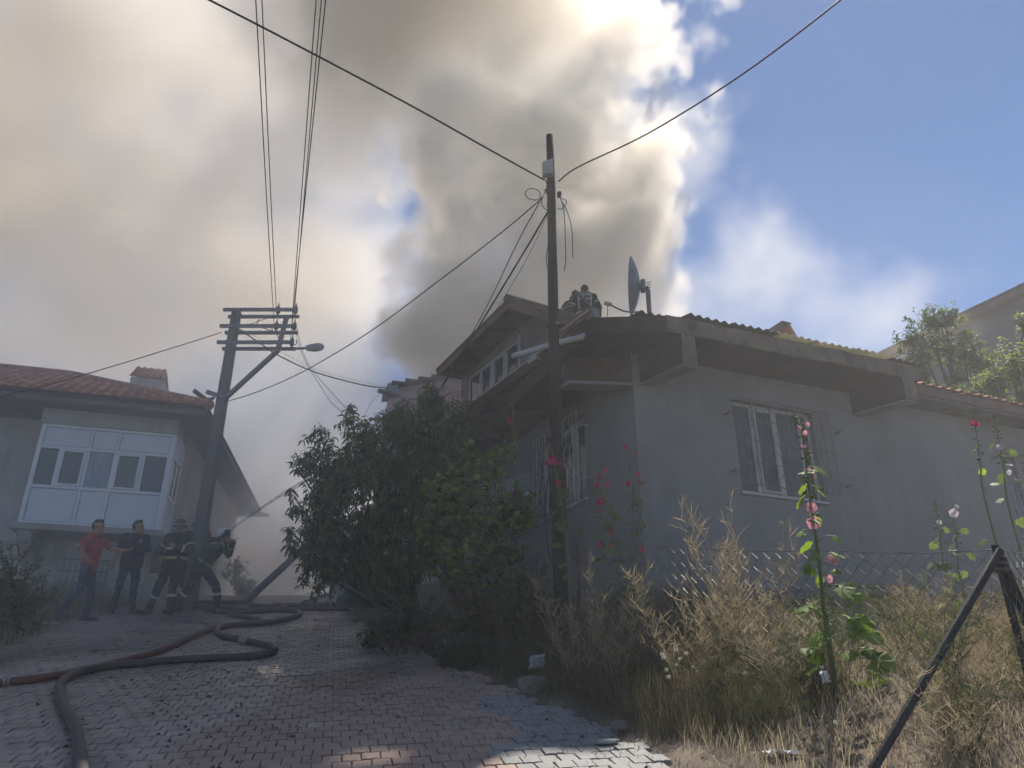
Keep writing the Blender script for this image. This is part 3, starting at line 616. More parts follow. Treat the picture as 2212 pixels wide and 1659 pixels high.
def build_far_buildings():
    # big hall with a long brown verge, right edge
    a, b, Y = at(2235, 630, 25), at(1905, 792, 26.2), 25
    t = thing('big_building', 'large smoke-grey building with a long brown sloping verge at the right edge', 'building', (18, 26, 6), 0)
    z0 = 5.5; m = MB(); A = [Vector((b.x, b.y, z0)), Vector((27, 25.2, z0)), Vector((27, 25.2, a.z+.9)), Vector((a.x, a.y, a.z)), Vector((b.x, b.y, b.z))]
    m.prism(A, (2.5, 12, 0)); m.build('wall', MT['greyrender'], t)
    m = MB(); d = (a-b); m.bar(b+Vector((-.3, -.35, .05))-d*.1, a+Vector((0, -.35, .08))+d*.55, .75, .22); v = m.build('verge', MT['brown'], t)
    m = MB(); m.bar(b+Vector((-.3, -.0, .21))-d*.1, a+Vector((0, -.0, .24))+d*.55, 1.5, .06); m.build('verge_tiles', MT['tiledark'], v)
    for k in range(3):
        m = MB(); x = 19.0+k*2.2; m.box(x, x+1.1, 25.2, 25.9, 9.0, 10.4); m.build('window', MT['glass'], t)
    # pink house behind the peach trees
    P = Frame(*at(842, 825, 19.5)[:2], 12)
    t = thing('pink_house', 'faded pink house behind the peach tree with a stepped tiled verge', 'house', P((0, 0, 4.6)), R(12))
    tl, tr, br = P.ony(842, 840, 0), P.ony(1012, 812, 0), P.ony(1012, 905, 0)
    m = MB(P); m.hexa([(0, 0, 4.2), (3.6, 0, 4.2), (3.6, 5, 4.2), (0, 5, 4.2), (0, 0, tl[2]), (3.6, 0, tr[2]+.3), (3.6, 5, tr[2]+.3), (0, 5, tl[2])]); m.build('wall', MT['pink'], t)
    m = MB(P); m.hexa([(-.18, -.15, tl[2]-.25), (.25, -.15, tl[2]-.2), (.25, .4, tl[2]-.2), (-.18, .4, tl[2]-.25), (-.05, -.15, tl[2]+.12), (.25, -.15, tl[2]+.14), (.25, .4, tl[2]+.14), (-.05, .4, tl[2]+.12)]); m.build('verge_end', MT['plaster_s'], t)
    for k in range(7):
        m = MB(P); x = .05+k*.36; z = tl[2]+.06+(tr[2]-tl[2])*k/7+.012*k; m.hexa([(x, -.22, z), (x+.42, -.22, z+.05), (x+.42, 1.2, z+.05), (x, 1.2, z), (x, -.22, z+.11), (x+.42, -.22, z+.09), (x+.42, 1.2, z+.09), (x, 1.2, z+.11)]); m.build('verge_tile', MT['tiledark'], t)
    m = MB(P); q = P.ony(822, 846, -.3); m.tube([(q[0]-.05, -.35, q[2]), (q[0]+.5, -.05, q[2]+.04)], .07, 8); m.build('spout', MT['tiledark'], t)
    m = MB(P); a = P.ony(880, 872, -.06); m.tube(spline([P.ony(860, 868, -.05), P.ony(905, 860, -.06), P.ony(945, 862, -.06), P.ony(975, 848, -.06), P.ony(1003, 845, -.06)], 5), .02, 6); m.build('wall_pipe', MT['cable_g'], t)
    # house across the top of the street, almost lost in smoke
    E_ = Frame(*at(430, 1166, 29)[:2], 4); zt = at(430, 1166, 29).z
    t = thing('far_house', 'pale low house with a tiled roof, almost lost in smoke up the street', 'house', E_((3, 0, 5.2)), R(4))
    zl = at(500, 1228, 28).z
    m = MB(E_); m.box(0, 11, 0, 5, 4.8, zl); m.build('wall', MT['cream'], t)
    m = MB(E_); m.hexa([(-.4, -.6, zl-.05), (11.4, -.6, zl-.05), (11.4, 3, zt+.4), (-.4, 3, zt+.4), (-.4, -.6, zl+.05), (11.4, -.6, zl+.05), (11.4, 3, zt+.5), (-.4, 3, zt+.5)]); ro = m.build('roof', MT['tile'], t)
    for k in range(9):
        m = MB(E_); u = k/9; m.box(-.4, 11.4, -.62+3.6*u, -.62+3.6*u+.12, zl+.05+(zt+.45-zl)*u, zl+.12+(zt+.45-zl)*u); m.build('tile_course', MT['tile'], ro)
    for x in (2.2, 6.0):
        m = MB(E_); m.box(x, x+1.0, -.03, .02, 5.6, 6.5); m.build('window', MT['glass'], t)
build_neighbour(); build_far_buildings()

# ------------------------------------------------------------------ the house on the left with the glazed bay
LO = at(383, 940, 16.5); LF = Frame(LO.x, LO.y, 15.8)
SLv = np.array([-.167, .986]); sd = LF.loc((LO.x+SLv[0], LO.y+SLv[1], 0)); SK = sd[0]/sd[1]      # skew of the side wall in the front frame
def build_left_house():
    t = thing('bay_window_house', 'two storey pale house with a white glazed bay and red tiled roof', 'house', LF((0, 0, 3.4)), R(15.8))
    SX = lambda y: SK*y
    zE = 7.98; wy = .85
    w = MB(LF)
    w.box(-9, -2.75, wy, wy+.3, 3.2, zE)                                     # upper wall left of the bay
    w.box(-2.75, SX(wy)-.001, wy+.002, wy+.3, 3.2, 5.2)                      # ground floor below the bay
    w.build('wall', MT['leftwall'], t)
    w = MB(LF); w.box(-2.80, .02, -.03, wy, 7.53, zE-.02); w.build('bay_lintel', MT['leftwall'], t, bevel=.02)
    w = MB(LF); L = 8.45                                                     # lit side wall, with openings left for two small windows
    def side(y0, y1, z0, z1): w.hexa([(SX(y0)-.28, y0, z0), (SX(y0), y0, z0), (SX(y1), y1, z0), (SX(y1)-.28, y1, z0), (SX(y0)-.28, y0, z1), (SX(y0), y0, z1), (SX(y1), y1, z1), (SX(y1)-.28, y1, z1)])
    side(wy, 3.6, 3.2, zE); side(3.6, 3.9, 3.2, 6.5); side(3.6, 3.9, 7.2, zE); side(3.9, 5.6, 3.2, zE); side(5.6, 6.4, 3.2, 5.0); side(5.6, 6.4, 6.2, zE); side(6.4, L, 3.2, zE)
    w.build('side_wall', MT['cream'], t)
    for (y0, y1, z0, z1) in ((3.6, 3.9, 6.5, 7.2), (5.6, 6.4, 5.0, 6.2)):
        q = MB(LF); q.hexa([(SX(y0)-.2, y0, z0), (SX(y0)-.12, y0, z0), (SX(y1)-.12, y1, z0), (SX(y1)-.2, y1, z0), (SX(y0)-.2, y0, z1), (SX(y0)-.12, y0, z1), (SX(y1)-.12, y1, z1), (SX(y1)-.2, y1, z1)]); wi = q.build('window', MT['glass'], t)
        q = MB(LF); ym = (y0+y1)/2; q.hexa([(SX(ym)-.12, ym-.03, z0), (SX(ym)-.08, ym-.03, z0), (SX(ym)-.08, ym+.03, z0), (SX(ym)-.12, ym+.03, z0), (SX(ym)-.12, ym-.03, z1), (SX(ym)-.08, ym-.03, z1), (SX(ym)-.08, ym+.03, z1), (SX(ym)-.12, ym+.03, z1)]); q.build('mullion', MT['white'], wi)
    # bay floor slab on two corbels
    s = MB(LF); s.box(-2.86, .08, -.10, wy, 5.19, 5.33); s.build('bay_slab', MT['plaster_s'], t, bevel=.015)
    for x in (-2.72, -.25):
        s = MB(LF); s.hexa([(x, .15, 4.92), (x+.3, .15, 4.92), (x+.3, wy, 4.55), (x, wy, 4.55), (x, -.02, 5.188), (x+.3, -.02, 5.188), (x+.3, wy, 5.188), (x, wy, 5.188)]); s.build('corbel', MT['plaster_s'], t, bevel=.02)
    # the white glazed bay: frame, lower panels, panes, upper panels
    x0, x1, z0, z1 = -2.75, .0, 5.33, 7.53; fr = MB(LF); d0, d1 = 0, .07
    zs = [z0, z0+.06, 6.10, 6.17, 6.98, 7.05, z1-.06, z1]
    up = (-1.72, -1.17); mid = (-2.27, -1.72, -1.17, -.60)
    fr.box(x0, x0+.09, d0, d1, z0, z1); fr.box(x1-.12, x1, d0, d1, z0, z1)
    for a, b in ((zs[0], zs[1]), (zs[2], zs[3]), (zs[4], zs[5]), (zs[6], zs[7])): fr.box(x0+.09, x1-.12, d0, d1, a, b)
    for m in up:
        fr.box(m-.03, m+.03, d0+.002, d1-.002, zs[1], zs[2]); fr.box(m-.03, m+.03, d0+.002, d1-.002, zs[5], zs[6])
    for m in mid: fr.box(m-.035, m+.035, d0+.002, d1-.002, zs[3], zs[4])
    bay = fr.build('glazed_bay', MT['white'], t, bevel=.005)
    ex = [x0+.09]+[q for m in up for q in (m-.03, m+.03)]+[x1-.12]
    for i in range(3):
        for (a, b) in ((zs[1], zs[2]), (zs[5], zs[6])):
            p = MB(LF); p.box(ex[2*i]+.012, ex[2*i+1]-.012, .018, .05, a+.012, b-.012); p.build('panel', MT['panelw'], bay)
    ex = [x0+.09]+[q for m in mid for q in (m-.035, m+.035)]+[x1-.12]
    for i in range(5):
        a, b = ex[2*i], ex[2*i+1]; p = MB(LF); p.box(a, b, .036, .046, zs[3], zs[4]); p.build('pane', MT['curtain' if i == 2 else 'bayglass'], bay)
        if i in (1, 3):
            q = .05; p = MB(LF); p.box(a+.003, a+q, -.018, .034, zs[3]+.003, zs[4]-.003); p.box(b-q, b-.003, -.018, .034, zs[3]+.003, zs[4]-.003); p.box(a+q, b-q, -.018, .034, zs[3]+.003, zs[3]+q); p.box(a+q, b-q, -.018, .034, zs[4]-q, zs[4]-.003); p.build('sash', MT['white'], bay, bevel=.004)
    # side return of the bay, narrow frames
    def sq(y0, y1, z0_, z1_, o0, o1): return [(SX(y0)-o1, y0, z0_), (SX(y0)-o0, y0, z0_), (SX(y1)-o0, y1, z0_), (SX(y1)-o1, y1, z0_), (SX(y0)-o1, y0, z1_), (SX(y0)-o0, y0, z1_), (SX(y1)-o0, y1, z1_), (SX(y1)-o1, y1, z1_)]
    m = MB(LF)
    for (a, b) in ((.075, .13), (wy-.08, wy-.002)): m.hexa(sq(a, b, z0, z1, .0, .07))
    for (a, b) in ((zs[0], zs[1]), (zs[2], zs[3]), (zs[4], zs[5]), (zs[6], zs[7])): m.hexa(sq(.131, wy-.081, a, b, .002, .068))
    m.hexa(sq(.43, .49, zs[3], zs[4], .002, .068)); sb = m.build('bay_side_frame', MT['white'], t)
    for (a, b, mt) in ((zs[1], zs[2], 'panelw'), (zs[5], zs[6], 'panelw'), (zs[3], zs[4], 'glass')):
        m = MB(LF); m.hexa(sq(.131, wy-.081, a, b, .03, .04)); m.build('pane' if mt == 'glass' else 'panel', MT[mt], sb)
    m = MB(LF); m.box(x0+.1, x1-.2, wy-.06, wy-.01, 5.35, 7.5); m.build('inner_wall', MT['plaster_s'], t)
    # ground floor window with a pale grille
    wl, wr = LF.ony(128, 1210, wy)[0], LF.ony(238, 1215, wy)[0]; zb_, zt_ = LF.ony(190, 1292, wy)[2], LF.ony(190, 1206, wy)[2]
    m = MB(LF); m.box(wl, wr, wy-.03, wy+.0, zb_, zt_); gw = m.build('ground_floor_window', MT['plaster_s'], t)
    for k in range(8): m = MB(LF); x = wl+.06+(wr-wl-.12)*k/7; m.box(x-.014, x+.014, wy-.07, wy-.04, zb_, zt_); m.build('bar', MT['iron_w'], gw)
    for k in range(4): m = MB(LF); z = zb_+.05+(zt_-zb_-.1)*k/3; m.box(wl, wr, wy-.085, wy-.071, z-.012, z+.012); m.build('rail', MT['iron'], gw)
    m = MB(LF); m.box(-9, -2.9, wy-.06, wy-.002, 5.02, 5.10); m.build('string_course', MT['plaster_s'], t)
    m = MB(LF); m.box(-4.6, -3.86, wy-.02, wy+.0, 5.9, 7.2); m.build('window', MT['glass'], t)
    # hipped roof
    A = LF.ony(145, 811, 4.1); yr, zr = 4.1, A[2]; ze = 8.02; yf, xs_ = -.62, .72; yb = 9.1
    xr = A[0]
    P = [(-9.5, yf, ze), (SX(yf)+xs_, yf, ze), (SX(yb)+xs_, yb, ze), (-9.5, yb, ze), (-9.5, yr, zr), (xr, yr, zr)]
    m = MB(LF); m.add(P, [(0, 1, 5, 4), (1, 2, 5), (2, 3, 4, 5), (3, 0, 4), (3, 2, 1, 0)]); ro = m.build('roof', MT['tiledark'], t)
    m = MB(LF); m.hexa([(-9.4, yf+.05, ze-.14), (SX(yf)+xs_-.05, yf+.05, ze-.14), (SX(yb)+xs_-.05, yb, ze-.14), (-9.4, yb, ze-.14), (-9.4, yf+.05, ze-.03), (SX(yf)+xs_-.05, yf+.05, ze-.03), (SX(yb)+xs_-.05, yb, ze-.03), (-9.4, yb, ze-.03)]); m.build('soffit', MT['soffit'], ro)
    m = MB(LF); m.box(-3.2, -1.0, yf-.005, yf+.045, ze-.17, ze-.09); m.build('eave_board', MT['plank'], ro); m = MB(LF); m.box(-.7, .6, yf-.004, yf+.046, ze-.19, ze-.11); m.build('eave_board', MT['plank'], ro)
    me, TV, TF = tile_mesh(MT['tile']); sl = math.atan2(zr-ze, yr-yf); run = math.hypot(zr-ze, yr-yf)
    base = Matrix.Translation(Vector(LF((0, 0, 0)))) @ Matrix.Rotation(R(15.8), 4, 'Z'); inv = root_inv(t); V = []; Fs = []; cnt = 0
    rows = int(run/.34); tiles = []
    for j in range(rows+1):
        s = j*.34+.12
        if s > run-.05: continue
        y = yf-.06+s*math.cos(sl); z = ze+.01+s*math.sin(sl); u = s/run; xe = (SX(yf)+xs_)*(1-u)+xr*u
        for i in range(60):
            x = xe-.02-i*.236
            if x < -6.4: break
            tiles.append((j, i, x, y, z))
    tiles.sort(key=lambda q: (q[2] < -3.6, q[0]))
    for (j, i, x, y, z) in tiles:
        m4 = base @ Matrix.Translation((x-.1, y, z+random.uniform(-.006, .008))) @ Matrix.Rotation(sl-.05, 4, 'X') @ Matrix.Rotation(random.uniform(-.03, .03), 4, 'Z')
        if cnt < 300: inst('roof_tile', me, ro, inv @ m4); cnt += 1
        else: b = len(V); V += [inv @ m4 @ Vector(q) for q in TV]; Fs += [tuple(k+b for k in f) for f in TF]
    if V: tag(link(bpy.data.objects.new('tile_field', rawmesh('tile_field', V, Fs, MT['tile'])), ro), kind='stuff')
    # ridge and hip caps
    def caps(a, b, n):
        a, b = Vector(a), Vector(b)
        for k in range(n):
            p, q = a.lerp(b, k/n), a.lerp(b, (k+1.12)/n); m = MB(LF); m.tube([p+Vector((0, 0, .02)), q+Vector((0, 0, .035))], [.125, .10], 8); m.build('ridge_tile', MT['tile'], ro)
    caps((-9.3, yr, zr+.02), (xr, yr, zr+.02), 15); caps((SX(yf)+xs_, yf, ze+.05), (xr, yr, zr+.02), 15)
    for (px, py, rr) in ((432, 853, .5), (445, 862, -.5)):
        q = Vector(LF.ony(px, py, -.1)); m = MB(LF); m.bar((q.x-.16, q.y, q.z+.10*rr*2), (q.x+.16, q.y+.1, q.z-.08*rr*2), .2, .03); m.build('loose_tile', MT['tiledark'], ro)
    # chimney with tiled hood
    q = Vector(LF.ony(319, 842, 3.4)); b = MB(LF); wl_ = .42; b.box(q.x-wl_, q.x+wl_, 3.1, 3.8, q.z-.6, q.z+.22); ch = b.build('chimney', MT['cream'], t, bevel=.01)
    for s in (-1, 1):
        b = MB(LF); b.hexa([(q.x-wl_-.03, 3.45+s*.42, q.z+.22), (q.x+wl_+.03, 3.45+s*.42, q.z+.22), (q.x+wl_+.03, 3.45+s*.37, q.z+.22), (q.x-wl_-.03, 3.45+s*.37, q.z+.22), (q.x-wl_+.04, 3.45+s*.1, q.z+.62), (q.x+wl_-.04, 3.45+s*.1, q.z+.62), (q.x+wl_-.04, 3.45+s*.05, q.z+.62), (q.x-wl_+.04, 3.45+s*.05, q.z+.62)]); b.build('chimney_hood', MT['tile'], ch)
    for k in range(5):
        b = MB(LF); x = q.x-wl_+.08+k*.17; b.tube([(x, 3.0, q.z+.25), (x, 3.36, q.z+.63)], .035, 6); b.build('hood_tile', MT['tile'], ch)
    # gutter end at the far corner and a meter box low on the side wall
    m = MB(LF); m.bar((SX(yb)+xs_+.2, yb-.3, ze-.1), (SX(yb)+xs_-.7, yb-.25, ze-.12), .1, .12); m.build('gutter_end', MT['soffit'], ro)
    m = MB(LF); m.box(SX(1.6)-.01, SX(1.6)+.12, 1.4, 1.8, 4.75, 5.3); m.build('meter_box', MT['plaster_s'], t, bevel=.01)
build_left_house()
# ------------------------------------------------------------------ concrete utility pole with cross arms and a street lamp
PY = 16.0
def build_concrete_pole():
    top = at(500, 672, PY); foot = at(428, 1290, PY); bx = (top.x+foot.x)/2-.02; b = Vector((bx, PY, gz(bx, PY)-.2)); zt = top.z
    t = thing('utility_pole', 'tall concrete utility pole with three steel crossarms and a street lamp', 'utility pole', b, 0)
    m = MB(); w0, w1, d0, d1 = .135, .095, .12, .09; m.hexa([(bx-w0, PY-d0, b.z), (bx+w0, PY-d0, b.z), (bx+w0, PY+d0, b.z), (bx-w0, PY+d0, b.z), (bx-w1, PY-d1, zt), (bx+w1, PY-d1, zt), (bx+w1, PY+d1, zt), (bx-w1, PY+d1, zt)])
    m.build('post', MT['polec'], t, bevel=.02)
    Q = lambda px, py, dy=0: at(px, py, PY+dy)
    arms = [((490, 672), (640, 681)), ((483, 706), (637, 717)), ((477, 741), (632, 752))]
    for i, (a, c) in enumerate(arms):
        A, C = Q(*a), Q(*c); zz = (A.z+C.z)/2
        for dy in (-.17, .17):
            m = MB(); m.bar((A.x-.02, PY+dy, zz), (C.x+.02, PY+dy, zz), .05, .085); ar = m.build('crossarm', MT['steel'], t, bevel=.006)
        for u in ((.75, 1.0) if i < 2 else (1.0,)):
            x = A.x+(C.x-A.x)*u-.03
            m = MB(); m.lathe([(.018, -.14), (.018, -.06), (.05, -.05), (.05, -.02), (.03, -.01), (.052, .01), (.052, .04), (.03, .05), (.045, .07), (.045, .10), (.02, .12), (.015, .2)], (x, PY, zz+.06), (0, 0, 1), 10); m.build('insulator', MT['insul'], t, smooth=True)
    a, c = Q(621, 686), Q(605, 757); m = MB(); m.bar((a.x, PY-.06, a.z), (c.x-.03, PY-.06, c.z), .09, .09, up=(0, 1, 0)); m.build('hanger', MT['steel'], t)
    a, c = Q(604, 757), Q(484, 866); m = MB(); m.bar((a.x, PY-.05, a.z), (c.x, PY-.05, c.z), .07, .12, up=(0, 1, 0)); m.build('brace', MT['steel'], t)
    m = MB(); m.bar((bx-.30, PY-.20, c.z+.14), (c.x+.06, PY-.20, c.z-.0), .05, .09); m.build('brace_clamp', MT['steel'], t)
    l0, l1, l2 = Q(622, 754), Q(662, 752), Q(700, 749)
    m = MB(); m.tube([l0, l1], .028, 8); m.build('lamp_arm', MT['steel'], t)
    m = MB(); d = (l2-l1); n = 12; prof = [(.04, -.02), (.075, .0), (.10, .08), (.125, .2), (.12, .32), (.08, .40), (.02, .43)]; s = d.length/.43
    m.lathe([(r*.82, h*s) for r, h in prof], l1, d, 12); m.build('lamp_head', MT['boxgrey'], t, smooth=True)
    for k, (pa, pb) in enumerate((((560, 690), (585, 703)), ((600, 715), (640, 735)))):
        A, B = Q(*pa), Q(*pb); m = MB(); m.tube(spline([A, A.lerp(B, .35)+Vector((-.1, -.05, -.12)), A.lerp(B, .7)+Vector((.1, .05, -.16)), B], 5), .012, 5); m.build('jumper_wire', MT['cable'], t)
    return bx, zt
PX, PZ = build_concrete_pole()

# ------------------------------------------------------------------ wooden telephone pole with its grey box and loose wires
WY = 9.3
def build_wood_pole():
    top = at(1187, 295, WY); bx0 = at(1213, 1420, WY).x; b = Vector((bx0, WY, gz(bx0, WY)-.2))
    t = thing('wooden_pole', 'dark tarred wooden telephone pole with a grey junction box near its top', 'telephone pole', b, 0)
    n = 22; P = []; rr = []
    for i in range(n+1):
        u = i/n; P.append((bx0+(top.x-bx0)*u+.006*math.sin(9*u), WY+.006*math.cos(11*u), b.z+(top.z-b.z)*u)); rr.append(.095-.037*u+.003*math.sin(31*u))
    m = MB(); m.tube(P, rr, 14); m.build('post', MT['wood'], t, smooth=True)
    m = MB(); q = at(1187, 299, WY); m.lathe([(.056, -.01), (.05, .02), (.028, .035), (.01, .03)], (top.x, WY, top.z), (.12, 0, 1), 9); m.build('splintered_top', MT['wood'], t)
    c = at(1184, 364, WY-.12); m = MB(); m.hexa([(c.x-.085, WY-.17, c.z-.14), (c.x+.075, WY-.17, c.z-.11), (c.x+.075, WY-.05, c.z-.11), (c.x-.085, WY-.05, c.z-.14), (c.x-.085, WY-.17, c.z+.10), (c.x+.075, WY-.17, c.z+.15), (c.x+.075, WY-.05, c.z+.15), (c.x-.085, WY-.05, c.z+.10)])
    bo = m.build('junction_box', MT['boxgrey'], t, bevel=.01)
    m = MB(); m.box(c.x-.07, c.x+.06, WY-.185, WY-.172, c.z-.08, c.z+.02); m.build('box_lid', MT['boxgrey'], bo, bevel=.008)
    z = at(1195, 705, WY).z
    m = MB(); m.lathe([(.089, -.02), (.094, -.015), (.094, .015), (.089, .02)], (bx0+(top.x-bx0)*((z-b.z)/(top.z-b.z)), WY, z), (0, 0, 1), 14); m.bar((top.x+.07, WY-.05, z), (top.x+.15, WY-.06, z-.01), .03, .05); m.bar((top.x-.10, WY-.05, z), (top.x-.14, WY-.06, z), .03, .05); m.build('steel_band', MT['blackiron'], t)
    Q = lambda px, py, dy=-.1: at(px, py, WY+dy)
    # wire bundle, loops and loose tails
    loops = [[(1178, 388), (1182, 400), (1180, 412), (1186, 430), (1182, 444), (1190, 452)],
             [(1172, 426), (1158, 432), (1142, 429), (1135, 418), (1142, 408), (1158, 409), (1167, 418), (1166, 430)],
             [(1178, 415), (1170, 432), (1174, 448), (1186, 455), (1196, 448)], [(1176, 410), (1186, 424), (1190, 440), (1186, 462), (1192, 470)],
             [(1209, 428), (1222, 432), (1222, 442), (1212, 452), (1204, 450)], [(1206, 420), (1214, 436), (1222, 450), (1231, 475), (1236, 505), (1237, 556)],
             [(1206, 418), (1216, 445), (1220, 480), (1221, 520), (1222, 560), (1219, 585)], [(1189, 478), (1184, 530), (1180, 555), (1183, 580), (1190, 608)],
             [(1187, 1030), (1180, 1060), (1178, 1120), (1183, 1180), (1190, 1215)]]
    for i, lp in enumerate(loops):
        m = MB(); m.tube(spline([Q(x, y, -.11+.02*math.sin(i+k)) for k, (x, y) in enumerate(lp)], 5), .0065 if i not in (0, 3) else .010, 5); m.build('loose_wire', MT['cable'], t)
    m = MB(); q = Q(1208, 418); m.box(q.x-.03, q.x+.03, WY-.12, WY-.03, q.z-.03, q.z+.03); m.build('cable_clamp', MT['blackiron'], t, bevel=.006)
build_wood_pole()

# ------------------------------------------------------------------ overhead cables, one thing each
def cable(pts, r, mat, label, sag=0.0, n=14, name='overhead_cable', k=None):
    P = spline(pts, 6) if len(pts) > 2 else ease(pts[0], pts[1], n, sag); m = MB(); m.tube(P, r, 5)
    return solo(name, m, MT[mat], label, 'cable')
def build_cables():
    q = lambda px, py, Y: at(px, py, Y)
    cable([q(1176, 389, 9.2), q(1060, 325, 8.7), q(900, 235, 8.0), q(680, 118, 7.1), q(452, 0, 6.2), q(200, -125, 5.3)], .0135, 'cable', 'thick black cable from the wooden pole up to the top left')
    cable([q(1206, 392, 9.25), q(1250, 360, 9.0), q(1400, 288, 8.2), q(1600, 163, 7.0), q(1815, 0, 5.8), q(2000, -160, 5.0)], .0115, 'cable', 'black cable from the wooden pole up to the top right')
    cable([q(1172, 428, 9.2), q(1080, 505, 10), q(950, 605, 11.3), q(800, 716, 13), q(660, 800, 14.6), q(560, 845, 15.4), q(484, 869, 15.9)], .0105, 'cable', 'long black cable sagging from the wooden pole down to the concrete pole')
    cable([q(1166, 436, 9.2), q(1120, 520, 10), q(1060, 645, 11.5), q(1010, 738, 12.8), q(968, 812, 13.6)], .009, 'cable', 'leftmost of the cables dropping from the wooden pole to the dormer')
    cable([q(1185, 455, 9.2), q(1130, 548, 10), q(1065, 655, 11.4), q(1012, 742, 12.7), q(955, 835, 13.9)], .015, 'cable', 'thickest of the cables dropping from the wooden pole to the dormer')
    cable([q(1184, 462, 9.2), q(1140, 555, 10), q(1085, 648, 11), q(1030, 735, 12.1)], .0045, 'cable_g', 'thin grey wire beside the cables dropping to the dormer')
    z = PZ
    for (s, e, lab) in (((597, 667), (569, 0), 'second from the left of the overhead power lines'), ((592, 701), (556, 0), 'leftmost of the overhead power lines'), ((630, 705), (684, 0), 'middle of the overhead power lines'), ((636, 672), (695, 0), 'fourth from the left of the overhead power lines'), ((627, 738), (704, 0), 'rightmost of the overhead power lines')):
        A = q(*s, 16.0); d = ray(*e); Y = (A.z+.1-EYE)/(d[2]/d[1]); B = q(*e, Y); C = B+(B-A)*.9
        P = ease(A, C, 20, .12); m = MB(); m.tube(P, .0085, 5); solo('power_line', m, MT['cable'], lab, 'cable', 'overhead power lines')
    cable([q(513, 709, 15.85), q(562, 742, 15.9), q(602, 768, 16.2), q(681, 804, 17), q(781, 831, 18.3), q(840, 839, 19.3)], .017, 'cable', 'dark bundled cable with clips from the concrete pole to the pink house')
    cable([q(513, 705, 15.87), q(570, 738, 15.95), q(640, 778, 16.6), q(720, 810, 17.5), q(840, 836, 19.3)], .004, 'cable_g', 'thin carrier wire just above the bundled cable to the pink house')
    cable([q(638, 705, 16), q(645, 745, 16), q(665, 790, 16.3), q(690, 830, 16.6), q(715, 868, 17), q(742, 893, 17.3)], .007, 'cable_g', 'left of two thin drop wires hanging into the peach tree')
    cable([q(640, 700, 16), q(650, 748, 16), q(672, 795, 16.3), q(712, 843, 16.8), q(760, 895, 17.3)], .007, 'cable_g', 'right of two thin drop wires hanging into the peach tree')
    cable([q(478, 718, 15.85), q(400, 743, 15.4), q(260, 786, 14.6), q(120, 827, 13.8), q(-60, 872, 12.8)], .011, 'cable', 'black cable running from the concrete pole past the left roof')
    cable([q(540, 700, 15.9), q(590, 685, 15.95), q(625, 690, 16)], .008, 'cable', 'short slack wire between the crossarms of the concrete pole')
    cable([q(826, 847, 19.1), q(808, 862, 18.8), q(795, 880, 18.5), q(787, 905, 18.2)], .006, 'cable_g', 'short wire curling down from the pink house spout')
build_cables()

# ------------------------------------------------------------------ fire hoses on the road
Z2 = lambda x, y: (x*.3968, 1206.9+y*.3968)
def hose_path(pts, r, lift=None):
    P = []
    for i, (x, y) in enumerate(pts):
        p = on_ground(*Z2(x, y)); p.z = float(road_z(p.y))+r*.95+(lift[i] if lift else 0); P.append(p)
    return spline(P, 7)
def build_hoses():
    def hose(pts, r, mat, label, coup=(), lift=None):
        P = hose_path(pts, r, lift); b = P[0].copy(); t = thing('fire_hose', label, 'fire hose', b, 0, 'fire hoses on the paving')
        m = MB(); m.tube(P, r, 10); m.build('hose_line', MT[mat], t, smooth=True)
        for c in coup:
            p = on_ground(*Z2(*c)); i = min(range(1, len(P)-1), key=lambda k: (P[k]-p).length); d = (P[i+1]-P[i-1]).normalized()
            m = MB(); m.lathe([(r*1.05, -.11), (r*1.3, -.10), (r*1.3, -.05), (r*1.6, -.045), (r*1.6, -.01), (r*1.35, 0), (r*1.6, .012), (r*1.6, .05), (r*1.3, .055), (r*1.3, .10), (r*1.05, .11)], P[i], d, 14); m.build('coupling', MT['brass'], t, smooth=False)
    hose([(440, 1300), (430, 1139), (400, 950), (345, 850), (318, 770), (325, 710), (400, 650), (560, 612), (800, 588), (1000, 573), (1250, 560), (1400, 548), (1482, 528), (1490, 508), (1440, 487), (1330, 464), (1220, 438), (1178, 415), (1190, 392), (1270, 377), (1400, 365), (1530, 350), (1615, 325), (1632, 308), (1590, 296), (1500, 294), (1400, 298), (1250, 303), (1160, 290), (1085, 270), (1050, 255)], .046, 'hose_d', 'dark wet hose snaking up the road from the bottom left', ((1333, 464),))
    hose([(-40, 705), (20, 692), (120, 684), (350, 650), (560, 603), (700, 568), (860, 522), (1000, 462), (1120, 408), (1200, 388), (1330, 364), (1400, 356), (1418, 346), (1380, 335), (1290, 326), (1248, 312), (1300, 303), (1450, 295), (1650, 284), (1900, 287)], .040, 'hose_r', 'reddish hose entering at the left edge with an alloy coupling', ((20, 692),))
    hose([(1060, 252), (1200, 248), (1340, 252), (1390, 266), (1500, 272), (1700, 271), (1900, 280)], .045, 'hose_d', 'farthest hose lying straight across the top of the road')
    hose([(1080, 268), (1200, 280), (1350, 290), (1500, 285), (1560, 268), (1500, 262), (1580, 264), (1720, 262), (1860, 262), (1885, 245), (1895, 220)], .045, 'hose_r', 'looped hose turning up beside the rubble at the top of the road')
build_hoses()

